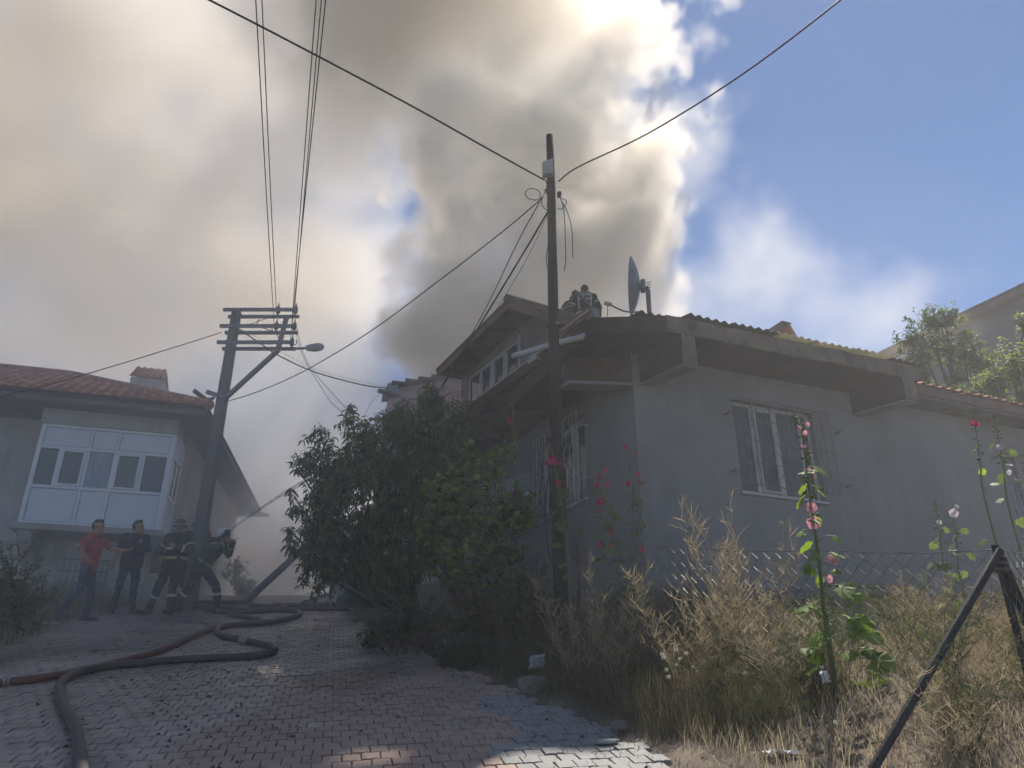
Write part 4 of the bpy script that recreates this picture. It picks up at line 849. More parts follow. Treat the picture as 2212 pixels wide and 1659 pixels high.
# ------------------------------------------------------------------ people
WORK = bpy.data.scenes.new('work')
def work_depsgraph():
    with bpy.context.temp_override(scene=WORK, view_layer=WORK.view_layers[0]): return bpy.context.evaluated_depsgraph_get()
def capsules(name, caps, voxel, mat, parent, smooth_it=3, fold=0.0):
    """union of tapered capsules -> one continuous skin"""
    V = []; Fs = []
    for c in caps:
        p0, p1, r0, r1 = Vector(c[0]), Vector(c[1]), c[2], c[3]; d = p1-p0; L = d.length
        ax = d.normalized() if L > 1e-6 else Vector((0, 0, 1)); a = ax.orthogonal().normalized(); b = ax.cross(a); n = 10
        prof = [(r0*.02, -r0), (r0*.6, -r0*.8), (r0*.92, -r0*.4), (r0, 0), (r1, L), (r1*.92, L+r1*.4), (r1*.6, L+r1*.8), (r1*.02, L+r1)]; B = len(V)
        for (rr, h) in prof:
            for k in range(n): an = 2*math.pi*k/n; V.append(p0+ax*h+(a*math.cos(an)+b*math.sin(an))*rr)
        m = len(prof)
        Fs += [(B+i*n+k, B+i*n+(k+1) % n, B+(i+1)*n+(k+1) % n, B+(i+1)*n+k) for i in range(m-1) for k in range(n)]
        Fs += [tuple(B+k for k in range(n))[::-1], tuple(B+(m-1)*n+k for k in range(n))]
    tmp = bpy.data.objects.new('tmp', rawmesh('tmp', V, Fs)); WORK.collection.objects.link(tmp)
    md = tmp.modifiers.new('r', 'REMESH'); md.mode = 'VOXEL'; md.voxel_size = voxel
    ms = tmp.modifiers.new('s', 'SMOOTH'); ms.iterations = smooth_it; ms.factor = .5
    dg = work_depsgraph(); me = bpy.data.meshes.new_from_object(tmp.evaluated_get(dg)); me.name = name
    bpy.data.objects.remove(tmp, do_unlink=True)
    if fold:                                               # cloth creases
        N_ = len(me.vertices); co = np.empty(N_*3, np.float32); no = np.empty(N_*3, np.float32); me.vertices.foreach_get('co', co); me.vertices.foreach_get('normal', no); co = co.reshape(-1, 3); no = no.reshape(-1, 3)
        x, y, z = co.T*9.0; w = np.sin(1.3*x+2.9*z+1.5*np.sin(1.1*y+z))*np.sin(2.1*y-1.7*z+1.2*np.sin(x))+.6*np.sin(4.1*z+2.3*x+2*np.sin(2.2*y))*np.sin(3.3*y+1.9*x-1.5*z)
        me.vertices.foreach_set('co', (co+no*(fold*.55*w)[:, None]).astype(np.float32).ravel())
    me.materials.clear(); me.materials.append(mat); me.polygons.foreach_set('use_smooth', [True]*len(me.polygons))
    return link(bpy.data.objects.new(name, me), parent)
STAND = dict(pelvis=(0, 0, .96), chest=(0, .01, 1.30), neck=(0, 0, 1.50), head=(0, .02, 1.65), look=(0, 1, 0),
  shL=(-.185, 0, 1.44), elL=(-.235, -.02, 1.15), wrL=(-.235, .06, .90), hdL=(-.01, .03, -.09),
  shR=(.185, 0, 1.44), elR=(.235, -.02, 1.15), wrR=(.235, .06, .90), hdR=(.01, .03, -.09),
  hipL=(-.095, 0, .92), knL=(-.11, .03, .50), anL=(-.12, -.01, .09), toL=(-.15, .17, .04),
  hipR=(.095, 0, .92), knR=(.11, .03, .50), anR=(.12, -.01, .09), toR=(.15, .17, .04))
def person(label, loc, yaw, pose, top, trousers, shoes='shoe', hair='hair', sleeves='short', helmet=None, jacket=False, bands=None, scale=1.0, group=None, bulk=1.0, dz=0.0, cat='person'):
    J = {k: Vector(v) for k, v in {**STAND, **pose}.items()}
    z = loc[2] if len(loc) > 2 else gz(loc[0], loc[1])+.012
    t = thing('person', label, cat, (loc[0], loc[1], z+dz), yaw, group); t.scale = (scale,)*3
    S = []; ax = (J['shR']-J['shL']).normalized(); hax = (J['hipR']-J['hipL']).normalized(); waist = J['pelvis'].lerp(J['chest'], .42)
    W = .95*bulk
    def torso(g):
        out = []
        for s in (-1, 1):
            out += [(J['pelvis']+hax*s*.075, waist+ax*s*.065, (.115+g)*W, (.108+g)*W), (waist+ax*s*.065, J['chest']+ax*s*.075, (.108+g)*W, (.118+g)*W), (J['chest']+ax*s*.075, J['neck'].lerp(J['chest'], .35)+ax*s*.07, (.118+g)*W, (.085+g)*W)]
        out += [(J['shL'], J['shR'], .068+g, .068+g)]
        return out
    def arm(s, g, upto=1.0, r=(.056, .043, .032)):
        a, b, c = J['sh'+s], J['el'+s], J['wr'+s]
        if upto <= .5: return [(a, a.lerp(b, upto*2), r[0]+g, r[0]*(1-upto*.5)+g)]
        return [(a, b, r[0]+g, r[1]+g), (b, b.lerp(c, (upto-.5)*2), r[1]+g, r[2]+g)]
    def leg(s, g, upto=1.0): return [(J['hip'+s], J['kn'+s], .083+g, .058+g), (J['kn'+s], J['kn'+s].lerp(J['an'+s], upto), .056+g, .042+g)]
    def hand(s):
        w, d = J['wr'+s], J['hd'+s]; u = d.normalized(); side = u.cross(Vector((0, 1, 0)) if abs(u.y) < .8 else Vector((0, 0, 1))).normalized(); nrm = side.cross(u); mir = 1 if s == 'R' else -1
        out = [(w, w+u*.03, .028, .027)]
        for k in (-1, 0, 1): out.append((w+u*.025+side*.014*k, w+u*.085+side*.020*k, .017, .015))
        for k, ln in enumerate((.068, .078, .072, .055)):
            b = w+u*.092+side*(.0255-.017*k)*mir; m = b+u*ln*.5+nrm*.010; e = m+u*ln*.38+nrm*.030; out += [(b, m, .0092, .0085), (m, e, .0085, .007)]
        tb = w+u*.035+side*.030*mir; out += [(tb, tb+u*.035+side*.022*mir+nrm*.012, .012, .010), (tb+u*.035+side*.022*mir+nrm*.012, tb+u*.062+side*.020*mir+nrm*.028, .010, .008)]
        return out
    hc = J['head']; lk = J['look'].normalized(); upv = (hc-J['neck']).normalized(); upv = (upv-lk*upv.dot(lk)).normalized(); ear = lk.cross(upv)
    head = [(hc+upv*.045-lk*.012, hc+upv*.02-lk*.02, .088, .088), (hc-upv*.01+lk*.012, hc-upv*.055+lk*.035, .074, .055), (hc-upv*.095+lk*.058, hc-upv*.09+lk*.05, .030, .034),
            (hc+lk*.084-upv*.0, hc+lk*.104-upv*.032, .011, .016), (hc+lk*.088-upv*.058, hc+lk*.084-upv*.062, .016, .015), (hc+lk*.078+upv*.028-ear*.03, hc+lk*.078+upv*.028+ear*.03, .016, .016)]
    for s in (-1, 1): head += [(hc+ear*s*.083-upv*.005-lk*.01, hc+ear*s*.090+upv*.025-lk*.018, .013, .015)]
    neck = [(J['neck']-Vector((0, 0, .04)), hc-upv*.05-lk*.015, .056, .052)]
    body = torso(-.02)+head+neck+arm('L', 0)+arm('R', 0)+hand('L')+hand('R')+leg('L', -.01)+leg('R', -.01)
    capsules('body', body, .0095, MT['skin'], t, 2)
    e = MB()
    for s in (-1, 1): e.ball(hc+lk*.083+upv*.006+ear*s*.032, .0115, 8)
    e2 = rawmesh('eyes', e.v, e.f, MT['hair']); link(bpy.data.objects.new('eyes', e2), t)
    if hair:
        capsules('hair', [(hc+upv*.055-lk*.02, hc+upv*.03-lk*.032, .089, .092), (hc+upv*.10+lk*.03, hc+upv*.095-lk*.03, .048, .05), (hc+upv*.0-lk*.05, hc-upv*.04-lk*.045, .058, .05)], .010, MT[hair], t, 2)
    sl = {'short': .40, 'long': 1.0}[sleeves]; g = .014 if not jacket else .030
    tp = torso(g)+arm('L', g, sl)+arm('R', g, sl)+[(J['neck']-Vector((0, 0, .03)), J['neck']+Vector((0, 0, .015)), .066, .062)]
    if jacket: tp += [(J['pelvis']+hax*.08, J['hipR']+Vector((.0, 0, -.06)), .135, .135), (J['pelvis']-hax*.08, J['hipL']+Vector((0, 0, -.06)), .135, .135)]
    else: tp += [(J['pelvis']+hax*.07-Vector((0, 0, .03)), J['pelvis']-hax*.07-Vector((0, 0, .03)), .128*W, .128*W)]
    capsules('jacket' if jacket else 'shirt', tp, .013, MT[top], t, fold=.02)
    tg = .012 if not jacket else .024
    capsules('trousers', leg('L', tg)+leg('R', tg)+[(J['hipL'], J['hipR'], .105, .105)]+[(J['pelvis']+hax*.06, J['pelvis']-hax*.06, .12*W, .12*W)], .013, MT[trousers], t, fold=.02)
    for s in 'LR':
        a, b = J['an'+s], J['to'+s]; hl = a-(b-a).normalized()*.05; hl.z = b.z
        capsules('boot' if jacket else 'shoe', [(a+Vector((0, 0, .03)), Vector((a.x, a.y, b.z+.02)), .050, .048), (hl, b, .042, .040), (hl+Vector((0, 0, -.012)), b+Vector((0, 0, -.012)), .040, .038)], .012, MT[shoes], t, 2)
    if helmet:
        m = MB(); q = .118; c = hc+upv*.028-lk*.012
        prof = [(q*1.18, -.02), (q*1.2, -.008), (q*1.02, .0), (q*1.0, .04), (q*.88, .085), (q*.62, .118), (q*.25, .134), (.004, .136)]
        m.lathe(prof, c, upv-lk*.12, 18); me = rawmesh('helmet', m.v, m.f, MT[helmet], True); ho = link(bpy.data.objects.new('helmet', me), t)
        m = MB(); m.tube([c+lk*.02+(lk*math.cos(a)+ear*math.sin(a))*q*1.05+upv*.012 for a in np.linspace(-1.3, 1.3, 9)], .012, 6); link(bpy.data.objects.new('visor', rawmesh('visor', m.v, m.f, MT['silver' if helmet == 'helm_r' else 'shoe'], True)), ho)
    if bands:
        def ring(c, axis, ex, rx, ry, h, mat, nm='reflective_band', par=t):
            ay = axis.normalized(); xx = (ex-ay*ex.dot(ay)).normalized(); yy = ay.cross(xx); V = []; Fs = []; n = 20
            for hh in (-h/2, h/2):
                for k in range(n): an = 2*math.pi*k/n; V.append(c+ay*hh+xx*rx*math.cos(an)+yy*ry*math.sin(an))
            Fs = [(k, (k+1) % n, n+(k+1) % n, n+k) for k in range(n)]
            link(bpy.data.objects.new(nm, rawmesh(nm, V, Fs, MT[mat], True)), par)
        up = (J['chest']-J['pelvis'])
        for (u, mt) in bands:
            c = J['pelvis'].lerp(J['chest'], u); ring(c, up, hax, .222*W+.012, .150*W+.006, .055, mt)
        for s in 'LR': ring(J['el'+s].lerp(J['sh'+s], .45), J['sh'+s]-J['el'+s], Vector((1, 0, 0)), .088, .088, .045, bands[0][1]); ring(J['el'+s].lerp(J['wr'+s], .6), J['wr'+s]-J['el'+s], Vector((1, .3, .2)), .072, .072, .04, bands[-1][1])
        for s in 'LR': ring(J['kn'+s].lerp(J['an'+s], .4), J['kn'+s]-J['an'+s], Vector((1, 0, 0)), .082, .082, .05, 'silver')
    return t, J
def build_people():
    G = lambda px, py: on_ground(px, py)
    # yaw: local +y is the way they face; yaw -90 deg faces +x (to the right)
    p = G(166, 1342)
    person('man in a red polo shirt and jeans pointing to the right', (p.x, p.y), R(-80), dict(shL=(-.19, .03, 1.45), elL=(-.20, .26, 1.30), wrL=(-.17, .50, 1.27), hdL=(0, .09, .015), elR=(.40, -.12, 1.22), wrR=(.22, .02, 1.02), hdR=(-.08, .05, -.02), look=(.15, 1, 0), hipR=(.1, 0, .92), knR=(.13, -.03, .5), anR=(.16, -.26, .10), toR=(.2, -.09, .05), knL=(-.1, .1, .5), anL=(-.1, .08, .09), toL=(-.12, .27, .04)), 'red', 'jeans')
    p = G(262, 1328)
    t, J = person('man in a dark navy polo shirt with arms hanging, looking right', (p.x, p.y), R(-152), dict(look=(-.95, .45, .08), elL=(-.27, -.02, 1.16), wrL=(-.30, .05, .92), elR=(.27, -.02, 1.16), wrR=(.31, .04, .92), anL=(-.17, 0, .09), toL=(-.24, .16, .04), anR=(.17, 0, .09), toR=(.22, .17, .04), knL=(-.13, .03, .5), knR=(.13, .03, .5)), 'navy', 'blacktr', bulk=1.12)
    m = MB(); m.lathe([(.028, 0), (.028, .004), (.001, .004)], (-.085, .150, 1.36), (0, 1, .1), 12); link(bpy.data.objects.new('chest_badge', rawmesh('chest_badge', m.v, m.f, MT['print'])), t)
    m = MB(); m.lathe([(.017, .0045), (.017, .007), (.001, .007)], (-.085, .150, 1.36), (0, 1, .1), 10); link(bpy.data.objects.new('badge_centre', rawmesh('badge_centre', m.v, m.f, MT['red'])), t)
    p = G(357, 1329)
    person('firefighter in a dark red helmet and black jacket facing the camera', (p.x, p.y), R(172), dict(elL=(-.33, .02, 1.17), wrL=(-.12, .22, 1.22), hdL=(.07, .05, .03), elR=(.34, .02, 1.17), wrR=(.13, .22, 1.14), hdR=(-.07, .05, .02), look=(-.1, 1, -.12), hipR=(.1, 0, .92), knR=(.24, .0, .5), anR=(.40, -.06, .09), toR=(.47, .10, .04), knL=(-.10, .07, .5), anL=(-.10, .04, .09), toL=(-.10, .22, .04)), 'turnout', 'turnout', hair=None, sleeves='long', helmet='helm_r', jacket=True, bands=((.22, 'hivis'), (.75, 'silver')), bulk=1.1)
    p = G(380, 1318)
    person('half hidden firefighter in a dark helmet behind the red-helmeted one', (p.x, p.y+.45), R(-165), dict(elL=(-.26, .1, 1.2), wrL=(-.18, .3, 1.15), elR=(.27, .05, 1.2), wrR=(.18, .28, 1.1), look=(-.5, 1, .1)), 'turnout', 'turnout', hair=None, sleeves='long', helmet='helm_r', jacket=True, bands=((.25, 'hivis'), (.7, 'silver')), scale=1.03)
    p = G(396, 1316)
    person('bare-headed dark-haired man looking up to the right behind the firefighters', (p.x, p.y+.35), R(-70), dict(look=(0, 1, .35), elL=(-.24, .12, 1.2), wrL=(-.2, .34, 1.2), hdL=(0, .09, .02), elR=(.24, .08, 1.18), wrR=(.2, .3, 1.1), hdR=(0, .09, .02)), 'blacktr', 'blacktr', sleeves='long', scale=1.0)
    p = G(418, 1325)
    t, J = person('firefighter in a white helmet lunging and holding the nozzle up', (p.x, p.y), R(-92), dict(pelvis=(0, .02, .90), chest=(0, .20, 1.19), neck=(0, .30, 1.36), head=(0, .38, 1.49), look=(0, .85, .45), shL=(-.18, .28, 1.32), elL=(-.25, .42, 1.16), wrL=(-.10, .52, 1.36), hdL=(.03, .06, .06), shR=(.18, .25, 1.32), elR=(.27, .34, 1.15), wrR=(.10, .46, 1.32), hdR=(-.02, .07, .05), hipL=(-.10, .02, .87), knL=(-.14, .30, .52), anL=(-.15, .40, .09), toL=(-.16, .58, .04), hipR=(.10, 0, .87), knR=(.13, -.10, .47), anR=(.15, -.36, .10), toR=(.20, -.20, .04)), 'dusty', 'turnout', hair=None, sleeves='long', helmet='helm_w', jacket=True, bands=((.2, 'hivis'),), bulk=.98)
    # people on the roof
    q = Vector(H(H.ony(1264, 648, 4.3))); zf = q.z-1.38
    t, J = person('firefighter seen from behind on the roof in a lettered black jacket', (q.x, q.y, zf), R(-8), dict(elL=(-.30, .08, 1.18), wrL=(-.22, .22, .98), elR=(.30, .02, 1.18), wrR=(.27, .16, .95), look=(.2, 1, -.15), head=(.0, .05, 1.66)), 'turnout', 'turnout', sleeves='long', jacket=True, bands=((.12, 'hivis'),), bulk=1.12, scale=1.0)
    for s in (-1, 1):
        m = MB(); m.bar((s*.15, -.165, 1.42), (s*.13, -.172, 1.06), .035, .012, up=(0, 1, 0)); o = m.build('reflective_brace', MT['hivis'], None); o.parent = t
    capsules('collar_scarf', [((-.09, -.05, 1.51), (.09, -.05, 1.51), .06, .06), ((.10, -.06, 1.48), (.17, -.05, 1.36), .05, .04)], .012, MT['orange'], t)
    for (txt, z, sz) in (('U\u015eAK', 1.385, .105), ('\u0130TFA\u0130YE', 1.275, .088)):
        cu = bpy.data.curves.new('jacket_lettering', 'FONT'); cu.body = txt; cu.size = sz; cu.align_x = 'CENTER'; cu.extrude = .002; cu.offset = .0015
        tmp = bpy.data.objects.new('tmp', cu); WORK.collection.objects.link(tmp); dg = work_depsgraph(); me = bpy.data.meshes.new_from_object(tmp.evaluated_get(dg)); bpy.data.objects.remove(tmp, do_unlink=True)
        me.materials.clear(); me.materials.append(MT['print']); o = link(bpy.data.objects.new('jacket_lettering', me), t); o.rotation_euler = (R(90), 0, 0); o.location = (0, -.185, z)
    q2 = Vector(H(H.ony(1236, 655, 4.6))); 
    t, J = person('second roof firefighter crouching half hidden behind the wooden pole', (q2.x, q2.y, q2.z-1.12), R(-20), dict(pelvis=(0, -.10, .80), chest=(0, .12, 1.08), neck=(0, .22, 1.22), head=(0, .28, 1.36), look=(-.3, 1, -.1), shL=(-.18, .18, 1.2), elL=(-.34, .26, 1.05), wrL=(-.3, .42, 1.14), shR=(.18, .16, 1.2), elR=(.30, .22, 1.28), wrR=(.12, .3, 1.42), hdR=(-.05, .05, .05), hipL=(-.1, -.1, .78), knL=(-.15, .22, .48), anL=(-.14, .0, .09), hipR=(.1, -.1, .78), knR=(.15, .22, .48), anR=(.14, 0, .09)), 'turnout', 'turnout', sleeves='long', jacket=True, hair=None, helmet='helm_r', bands=((.2, 'hivis'), (.8, 'hivis')), bulk=1.05)
    # the hose carried over the roof firefighter's shoulder
    P = [Vector(H(H.ony(x, y, yy))) for x, y, yy in ((1236, 634, 4.3), (1244, 629, 4.2), (1253, 638, 4.0), (1270, 656, 3.9), (1286, 674, 3.6), (1296, 690, 3.0))]
    m = MB(); m.tube(spline(P, 6), .034, 9); solo('fire_hose', m, MT['orange'], 'faded hose slung over the roof firefighter, running down to the right', 'fire hose', smooth=True)
    # nozzle and jet in the hands of the lunging firefighter
    a = at(472, 1164, 15.1); b = at(482, 1157, 15.15); m = MB(); m.lathe([(.03, -.14), (.045, -.12), (.045, .02), (.03, .04), (.028, .16), (.05, .18), (.05, .24), (.03, .25)], a, (b-a), 12); solo('hose_nozzle', m, MT['shoe'], 'black hose nozzle held beside the white helmet', 'nozzle', smooth=True)
    a = at(483, 1156, 15.2); c = at(655, 1042, 20.0); m = MB(); P = ease(a, c, 26, -.55); 
    P = [a.lerp(c, i/26)+Vector((0, 0, .06*math.sin(math.pi*i/26))) for i in range(27)]
    m.tube(P, [.012+.05*(i/26)**1.2+.003*math.sin(5*i) for i in range(27)], 10); j = solo('water_jet', m, MT['jet'], 'white jet of water arcing from the nozzle towards the tree', 'water jet', smooth=True)
def jet_material():
    m, t, b, out = _nodes('jet_of_spray'); N, L = t.nodes.new, t.links.new
    tr = N('ShaderNodeBsdfTransparent'); df = N('ShaderNodeBsdfTranslucent'); df.inputs[0].default_value = (.85, .87, .9, 1); d2 = N('ShaderNodeBsdfDiffuse'); d2.inputs[0].default_value = (.8, .82, .85, 1)
    ad = N('ShaderNodeMixShader'); ad.inputs[0].default_value = .5; L(df.outputs[0], ad.inputs[1]); L(d2.outputs[0], ad.inputs[2])
    geo = N('ShaderNodeNewGeometry'); n = N('ShaderNodeTexNoise'); n.inputs['Scale'].default_value = 9; n.inputs['Detail'].default_value = 5; L(geo.outputs['Position'], n.inputs['Vector'])
    mr = N('ShaderNodeMapRange'); mr.inputs[1].default_value = .3; mr.inputs[2].default_value = .8; mr.inputs[3].default_value = .08; mr.inputs[4].default_value = .5; L(n.outputs['Fac'], mr.inputs[0])
    ms = N('ShaderNodeMixShader'); L(mr.outputs[0], ms.inputs[0]); L(tr.outputs[0], ms.inputs[1]); L(ad.outputs[0], ms.inputs[2]); L(ms.outputs[0], out.inputs[0]); t.nodes.remove(b)
    return m
MT['jet'] = jet_material()
build_people()
bpy.data.scenes.remove(WORK)
# ------------------------------------------------------------------ foliage helpers
def leaf_strip(n=4, width=.22, droop=.6, fold=.06):
    """a pointed leaf along +x, bending down; quads"""
    V = []; Fs = []
    for i in range(n+1):
        t = i/n; w = width*math.sin(math.pi*min(1, .06+t*.94))**.8*(.5 if t > .99 else 1)*.5; a = droop*t
        x = math.sin(a)/droop if droop else t; z = -(1-math.cos(a))/droop if droop else 0
        V += [(x, -w, z+fold*w*4), (x, 0, z), (x, w, z+fold*w*4)]
    for i in range(n):
        q = 3*i; Fs += [(q, q+3, q+4, q+1), (q+1, q+4, q+5, q+2)]
    return np.array(V, float), np.array(Fs)
def leaf_lobed(lobes=5, depth=.25):
    V = [(0, 0, 0)]; n = lobes*4
    for k in range(n+1):
        a = -2.6+5.2*k/n; r = (1-depth*(.5-.5*math.cos(2*math.pi*lobes*(k/n))))*.5; V.append((.28+r*math.cos(a), r*math.sin(a), -.10*r*r*4+.03*math.sin(7*a)))
    Fs = [(0, k, k+1) for k in range(1, n+1)]
    return np.array(V, float), np.array(Fs)
def scatter(template, P, D, size, roll, name, mat, up=None):
    """instances of a leaf template: P points, D directions (x axis), size, roll about x -> one mesh"""
    TV, TF = template; N = len(P); D = D/np.linalg.norm(D, axis=1, keepdims=True)
    z = np.tile(np.array([0, 0, 1.0]), (N, 1)); y = np.cross(z, D); ln = np.linalg.norm(y, axis=1, keepdims=True); y = np.where(ln > 1e-3, y/np.maximum(ln, 1e-6), np.array([0, 1.0, 0])); z = np.cross(D, y)
    c, s = np.cos(roll)[:, None], np.sin(roll)[:, None]; y2 = y*c+z*s; z2 = -y*s+z*c
    M3 = np.stack([D, y2, z2], -1)*size[:, None, None]
    V = np.einsum('nij,kj->nki', M3, TV)+P[:, None, :]; k = len(TV)
    Fc = (TF[None]+(np.arange(N)*k)[:, None, None]).reshape(-1, TF.shape[1])
    return arrmesh(name, V.reshape(-1, 3), Fc, mat, True)
def tree(name, label, cat, base, blobs, nshoot, leaf, lsize, mats, spl=(.3, .5), lps=22, seed=1, trunk_r=.07, limb_n=7, sag=.35, upw=.5, group=None, gapfill=.55):
    """blobs: (px, py, Y, rx_px, ry_px, depth_m) ellipsoids that make up the crown"""
    rg = np.random.default_rng(seed); rr = random.Random(seed); b = Vector(base); t = thing(name, label, cat, b, 0, group)
    E3 = []
    for (px, py, Y, rx, ry, dm) in blobs:
        c = at(px, py, Y); d = (c-Vector((0, 0, EYE))).length; E3.append((np.array(c), np.array([rx/FPX*d, dm, ry/FPX*d])))
    vol = np.array([e[1].prod() for e in E3])**.75; vol /= vol.sum()
    cen = sum(e[0]*w for e, w in zip(E3, vol))
    # limbs
    tb = MB(); nodes = []
    for k, (c, r) in enumerate(E3):
        for j in range(max(1, int(limb_n*vol[k]+.5))):
            e = c+rg.normal(0, .35, 3)*r; mid = np.array(b)*.45+e*.55; mid[2] = np.array(b)[2]*.5+e[2]*.5; mid[:2] += rg.normal(0, .10, 2)
            P = spline([b, Vector(np.array(b)*.75+mid*.25+np.array([0, 0, .1])), Vector(mid), Vector(e)], 6); n = len(P)
            tb.tube(P, [trunk_r*(1-.86*i/(n-1)) for i in range(n)], 6); nodes += [np.array(p) for p in P[n//3:]]
    nodes = np.array(nodes)
    LP, LD, LS, LR_ = [], [], [], []; tw = MB()
    for s in range(nshoot):
        k = rg.choice(len(E3), p=vol); c, r = E3[k]
        d = rg.normal(0, 1, 3); d /= np.linalg.norm(d); rad = rg.uniform(gapfill, 1.02); tip = c+d*r*rad
        st = tip-(d*np.array([1, 1, .6])+np.array([0, 0, upw])*rg.uniform(.4, 1.2)+rg.normal(0, .25, 3))*rg.uniform(*spl)
        nd = nodes[np.argmin(((nodes-st)**2).sum(1))]
        if s % 2 == 0: tw.tube([Vector(nd), Vector((nd+st)/2+rg.normal(0, .03, 3)), Vector(st)], [.010, .008, .006], 4, cap=False)
        pts = [Vector(st), Vector((st+tip)/2+np.array([0, 0, .05])), Vector(tip-np.array([0, 0, .02]))]; tw.tube(pts, [.006, .0045, .003], 3, cap=False)
        ax = tip-st
        for i in range(lps):
            u = (i+rg.uniform(0, 1))/lps; p = st+ax*u+np.array([0, 0, .05*4*u*(1-u)]); a = i*2.4+rg.uniform(-.4, .4)
            ax1 = ax/np.linalg.norm(ax); o = np.cross(ax1, [0, 0, 1.0]); o /= max(np.linalg.norm(o), 1e-5); o2 = np.cross(o, ax1)
            dd = (o*math.cos(a)+o2*math.sin(a))*.9+ax1*.55+np.array([0, 0, -sag]); LP.append(p); LD.append(dd); LS.append(lsize*rg.uniform(.65, 1.2)*(1-.25*u)); LR_.append(rg.uniform(-.7, .7))
    tb.build('trunk', MT['bark'], t, smooth=True); tw.build('twigs', MT['bark'], t)
    LP, LD, LS, LR_ = np.array(LP)-np.array(b), np.array(LD), np.array(LS), np.array(LR_); idx = rg.random(len(LP)); lo = 0.0
    for fr, mt in mats:
        q = (idx >= lo) & (idx < lo+fr); lo += fr
        if q.any(): link(bpy.data.objects.new('crown', scatter(leaf, LP[q], LD[q], LS[q], LR_[q], 'crown', MT[mt])), t)
    return t
PEACH = leaf_strip(5, .23, 1.5, .05); OVAL = leaf_strip(3, .5, .6, .07); VINE = leaf_lobed(5, .32); SMALL = leaf_strip(2, .42, .4, .05); LOBED = leaf_lobed(5, .22)
def build_trees():
    b = on_ground(830, 1330); tree('peach_tree', 'dark peach tree with drooping leaves overhanging the road', 'tree', (b.x+.9, 12.6, gz(b.x+.9, 12.6)), [(760, 1080, 12.3, 120, 120, .8), (730, 1180, 12.2, 110, 75, .7), (720, 1010, 12.4, 75, 85, .6), (880, 1120, 12.0, 125, 150, .8), (800, 960, 12.4, 70, 70, .6), (845, 1215, 12.0, 90, 60, .6), (700, 1110, 12.2, 70, 80, .5), (655, 1000, 12.3, 24, 30, .3), (692, 935, 12.4, 20, 34, .3), (640, 1095, 12.2, 26, 16, .3), (630, 1140, 12.2, 30, 14, .3), (668, 1215, 12.1, 30, 26, .3), (762, 900, 12.5, 22, 30, .3), (700, 1240, 12.0, 26, 18, .3)],
         460, PEACH, .18, ((.5, 'peach'), (.5, 'peach2')), gapfill=.72, spl=(.35, .7), seed=3, lps=24, limb_n=13)
    b = on_ground(960, 1330); tree('peach_tree', 'tall dusty peach tree against the side of the grey house', 'tree', (-.75, 12.4, gz(-.75, 12.4)), [(940, 920, 12.8, 110, 80, .7), (900, 1010, 12.6, 130, 90, .7), (975, 1000, 12.4, 75, 90, .6), (860, 930, 12.9, 70, 60, .5), (960, 1080, 12.0, 90, 90, .6), (930, 868, 12.9, 40, 45, .4)],
         420, PEACH, .17, ((.35, 'peach'), (.65, 'peach2')), gapfill=.7, spl=(.35, .65), seed=4, lps=23, limb_n=13)
    tree('grape_vine', 'yellow green grape vine trained in front of the side wall', 'vine', (.0, 10.75, gz(.0, 10.75)), [(1010, 1080, 10.6, 120, 110, .4), (1080, 1150, 10.4, 105, 110, .4), (960, 1150, 10.6, 90, 70, .4), (1050, 1000, 10.9, 75, 55, .3), (1130, 1090, 10.4, 45, 55, .3), (1020, 1220, 10.4, 120, 70, .4)],
         260, VINE, .14, ((.62, 'vine'), (.28, 'peach2'), (.1, 'shrub')), spl=(.2, .4), lps=7, seed=5, trunk_r=.03, sag=.2)
    for k, (px, py, rx, ry, Y, sd) in enumerate(((900, 1340, 110, 70, 10.4, 21), (1060, 1330, 110, 75, 9.9, 22), (830, 1370, 60, 35, 11.2, 23), (1010, 1400, 90, 50, 9.6, 24), (1150, 1290, 60, 80, 10.0, 25))):
        q = at(px, py+60, Y); lab = ('dark leafy weed clump left of the vine by the road edge', 'dark leafy weed clump below the vine', 'low dark weed clump nearest the rubble at the road bend', 'low weed clump in the shade in front of the vine', 'weed clump just left of the wooden pole')[k]
        tree('weed_clump', lab, 'weeds', (q.x, Y, gz(q.x, Y)), [(px, py, Y, rx, ry, .5), (px-rx*.4, py+ry*.4, Y-.15, rx*.6, ry*.6, .4)], 150, SMALL, .06, ((.6, 'shrub'), (.25, 'greeng'), (.15, 'straw3')), spl=(.15, .4), lps=18, seed=sd, trunk_r=.012, limb_n=9, sag=.0, group='dark weed clumps along the road edge')
    Y = 17.0; q = at(2060, 850, Y)
    tree('fruit_tree', 'open crowned fruit tree rising behind the low tiled roof', 'tree', (q.x, Y, 6.5), [(2010, 690, Y, 55, 40, .7), (1965, 730, Y, 50, 25, .6), (2030, 745, Y, 80, 45, .8), (1985, 775, Y, 45, 40, .6), (2090, 760, Y, 60, 45, .7), (2060, 815, Y, 50, 28, .6), (1990, 815, Y, 30, 25, .5), (2060, 680, Y, 40, 22, .5), (2120, 785, Y, 45, 40, .6)],
         380, OVAL, .125, ((.72, 'fruit'), (.22, 'peach2'), (.06, 'rust')), spl=(.2, .4), lps=10, seed=6, trunk_r=.075, limb_n=14, sag=.4, gapfill=.35)
    Y = 14.5; q = at(2195, 900, Y)
    tree('fruit_tree', 'paler green tree at the right edge beside the open crowned one', 'tree', (q.x+.2, Y+.3, 6.2), [(2190, 790, Y, 55, 55, .7), (2150, 830, Y, 50, 40, .6), (2215, 700, Y, 28, 40, .4), (2100, 845, Y, 40, 22, .5), (2220, 850, Y, 40, 30, .5)],
         220, OVAL, .11, ((.5, 'fruit'), (.5, 'vine')), spl=(.2, .4), lps=10, seed=8, trunk_r=.06, sag=.4, gapfill=.35)
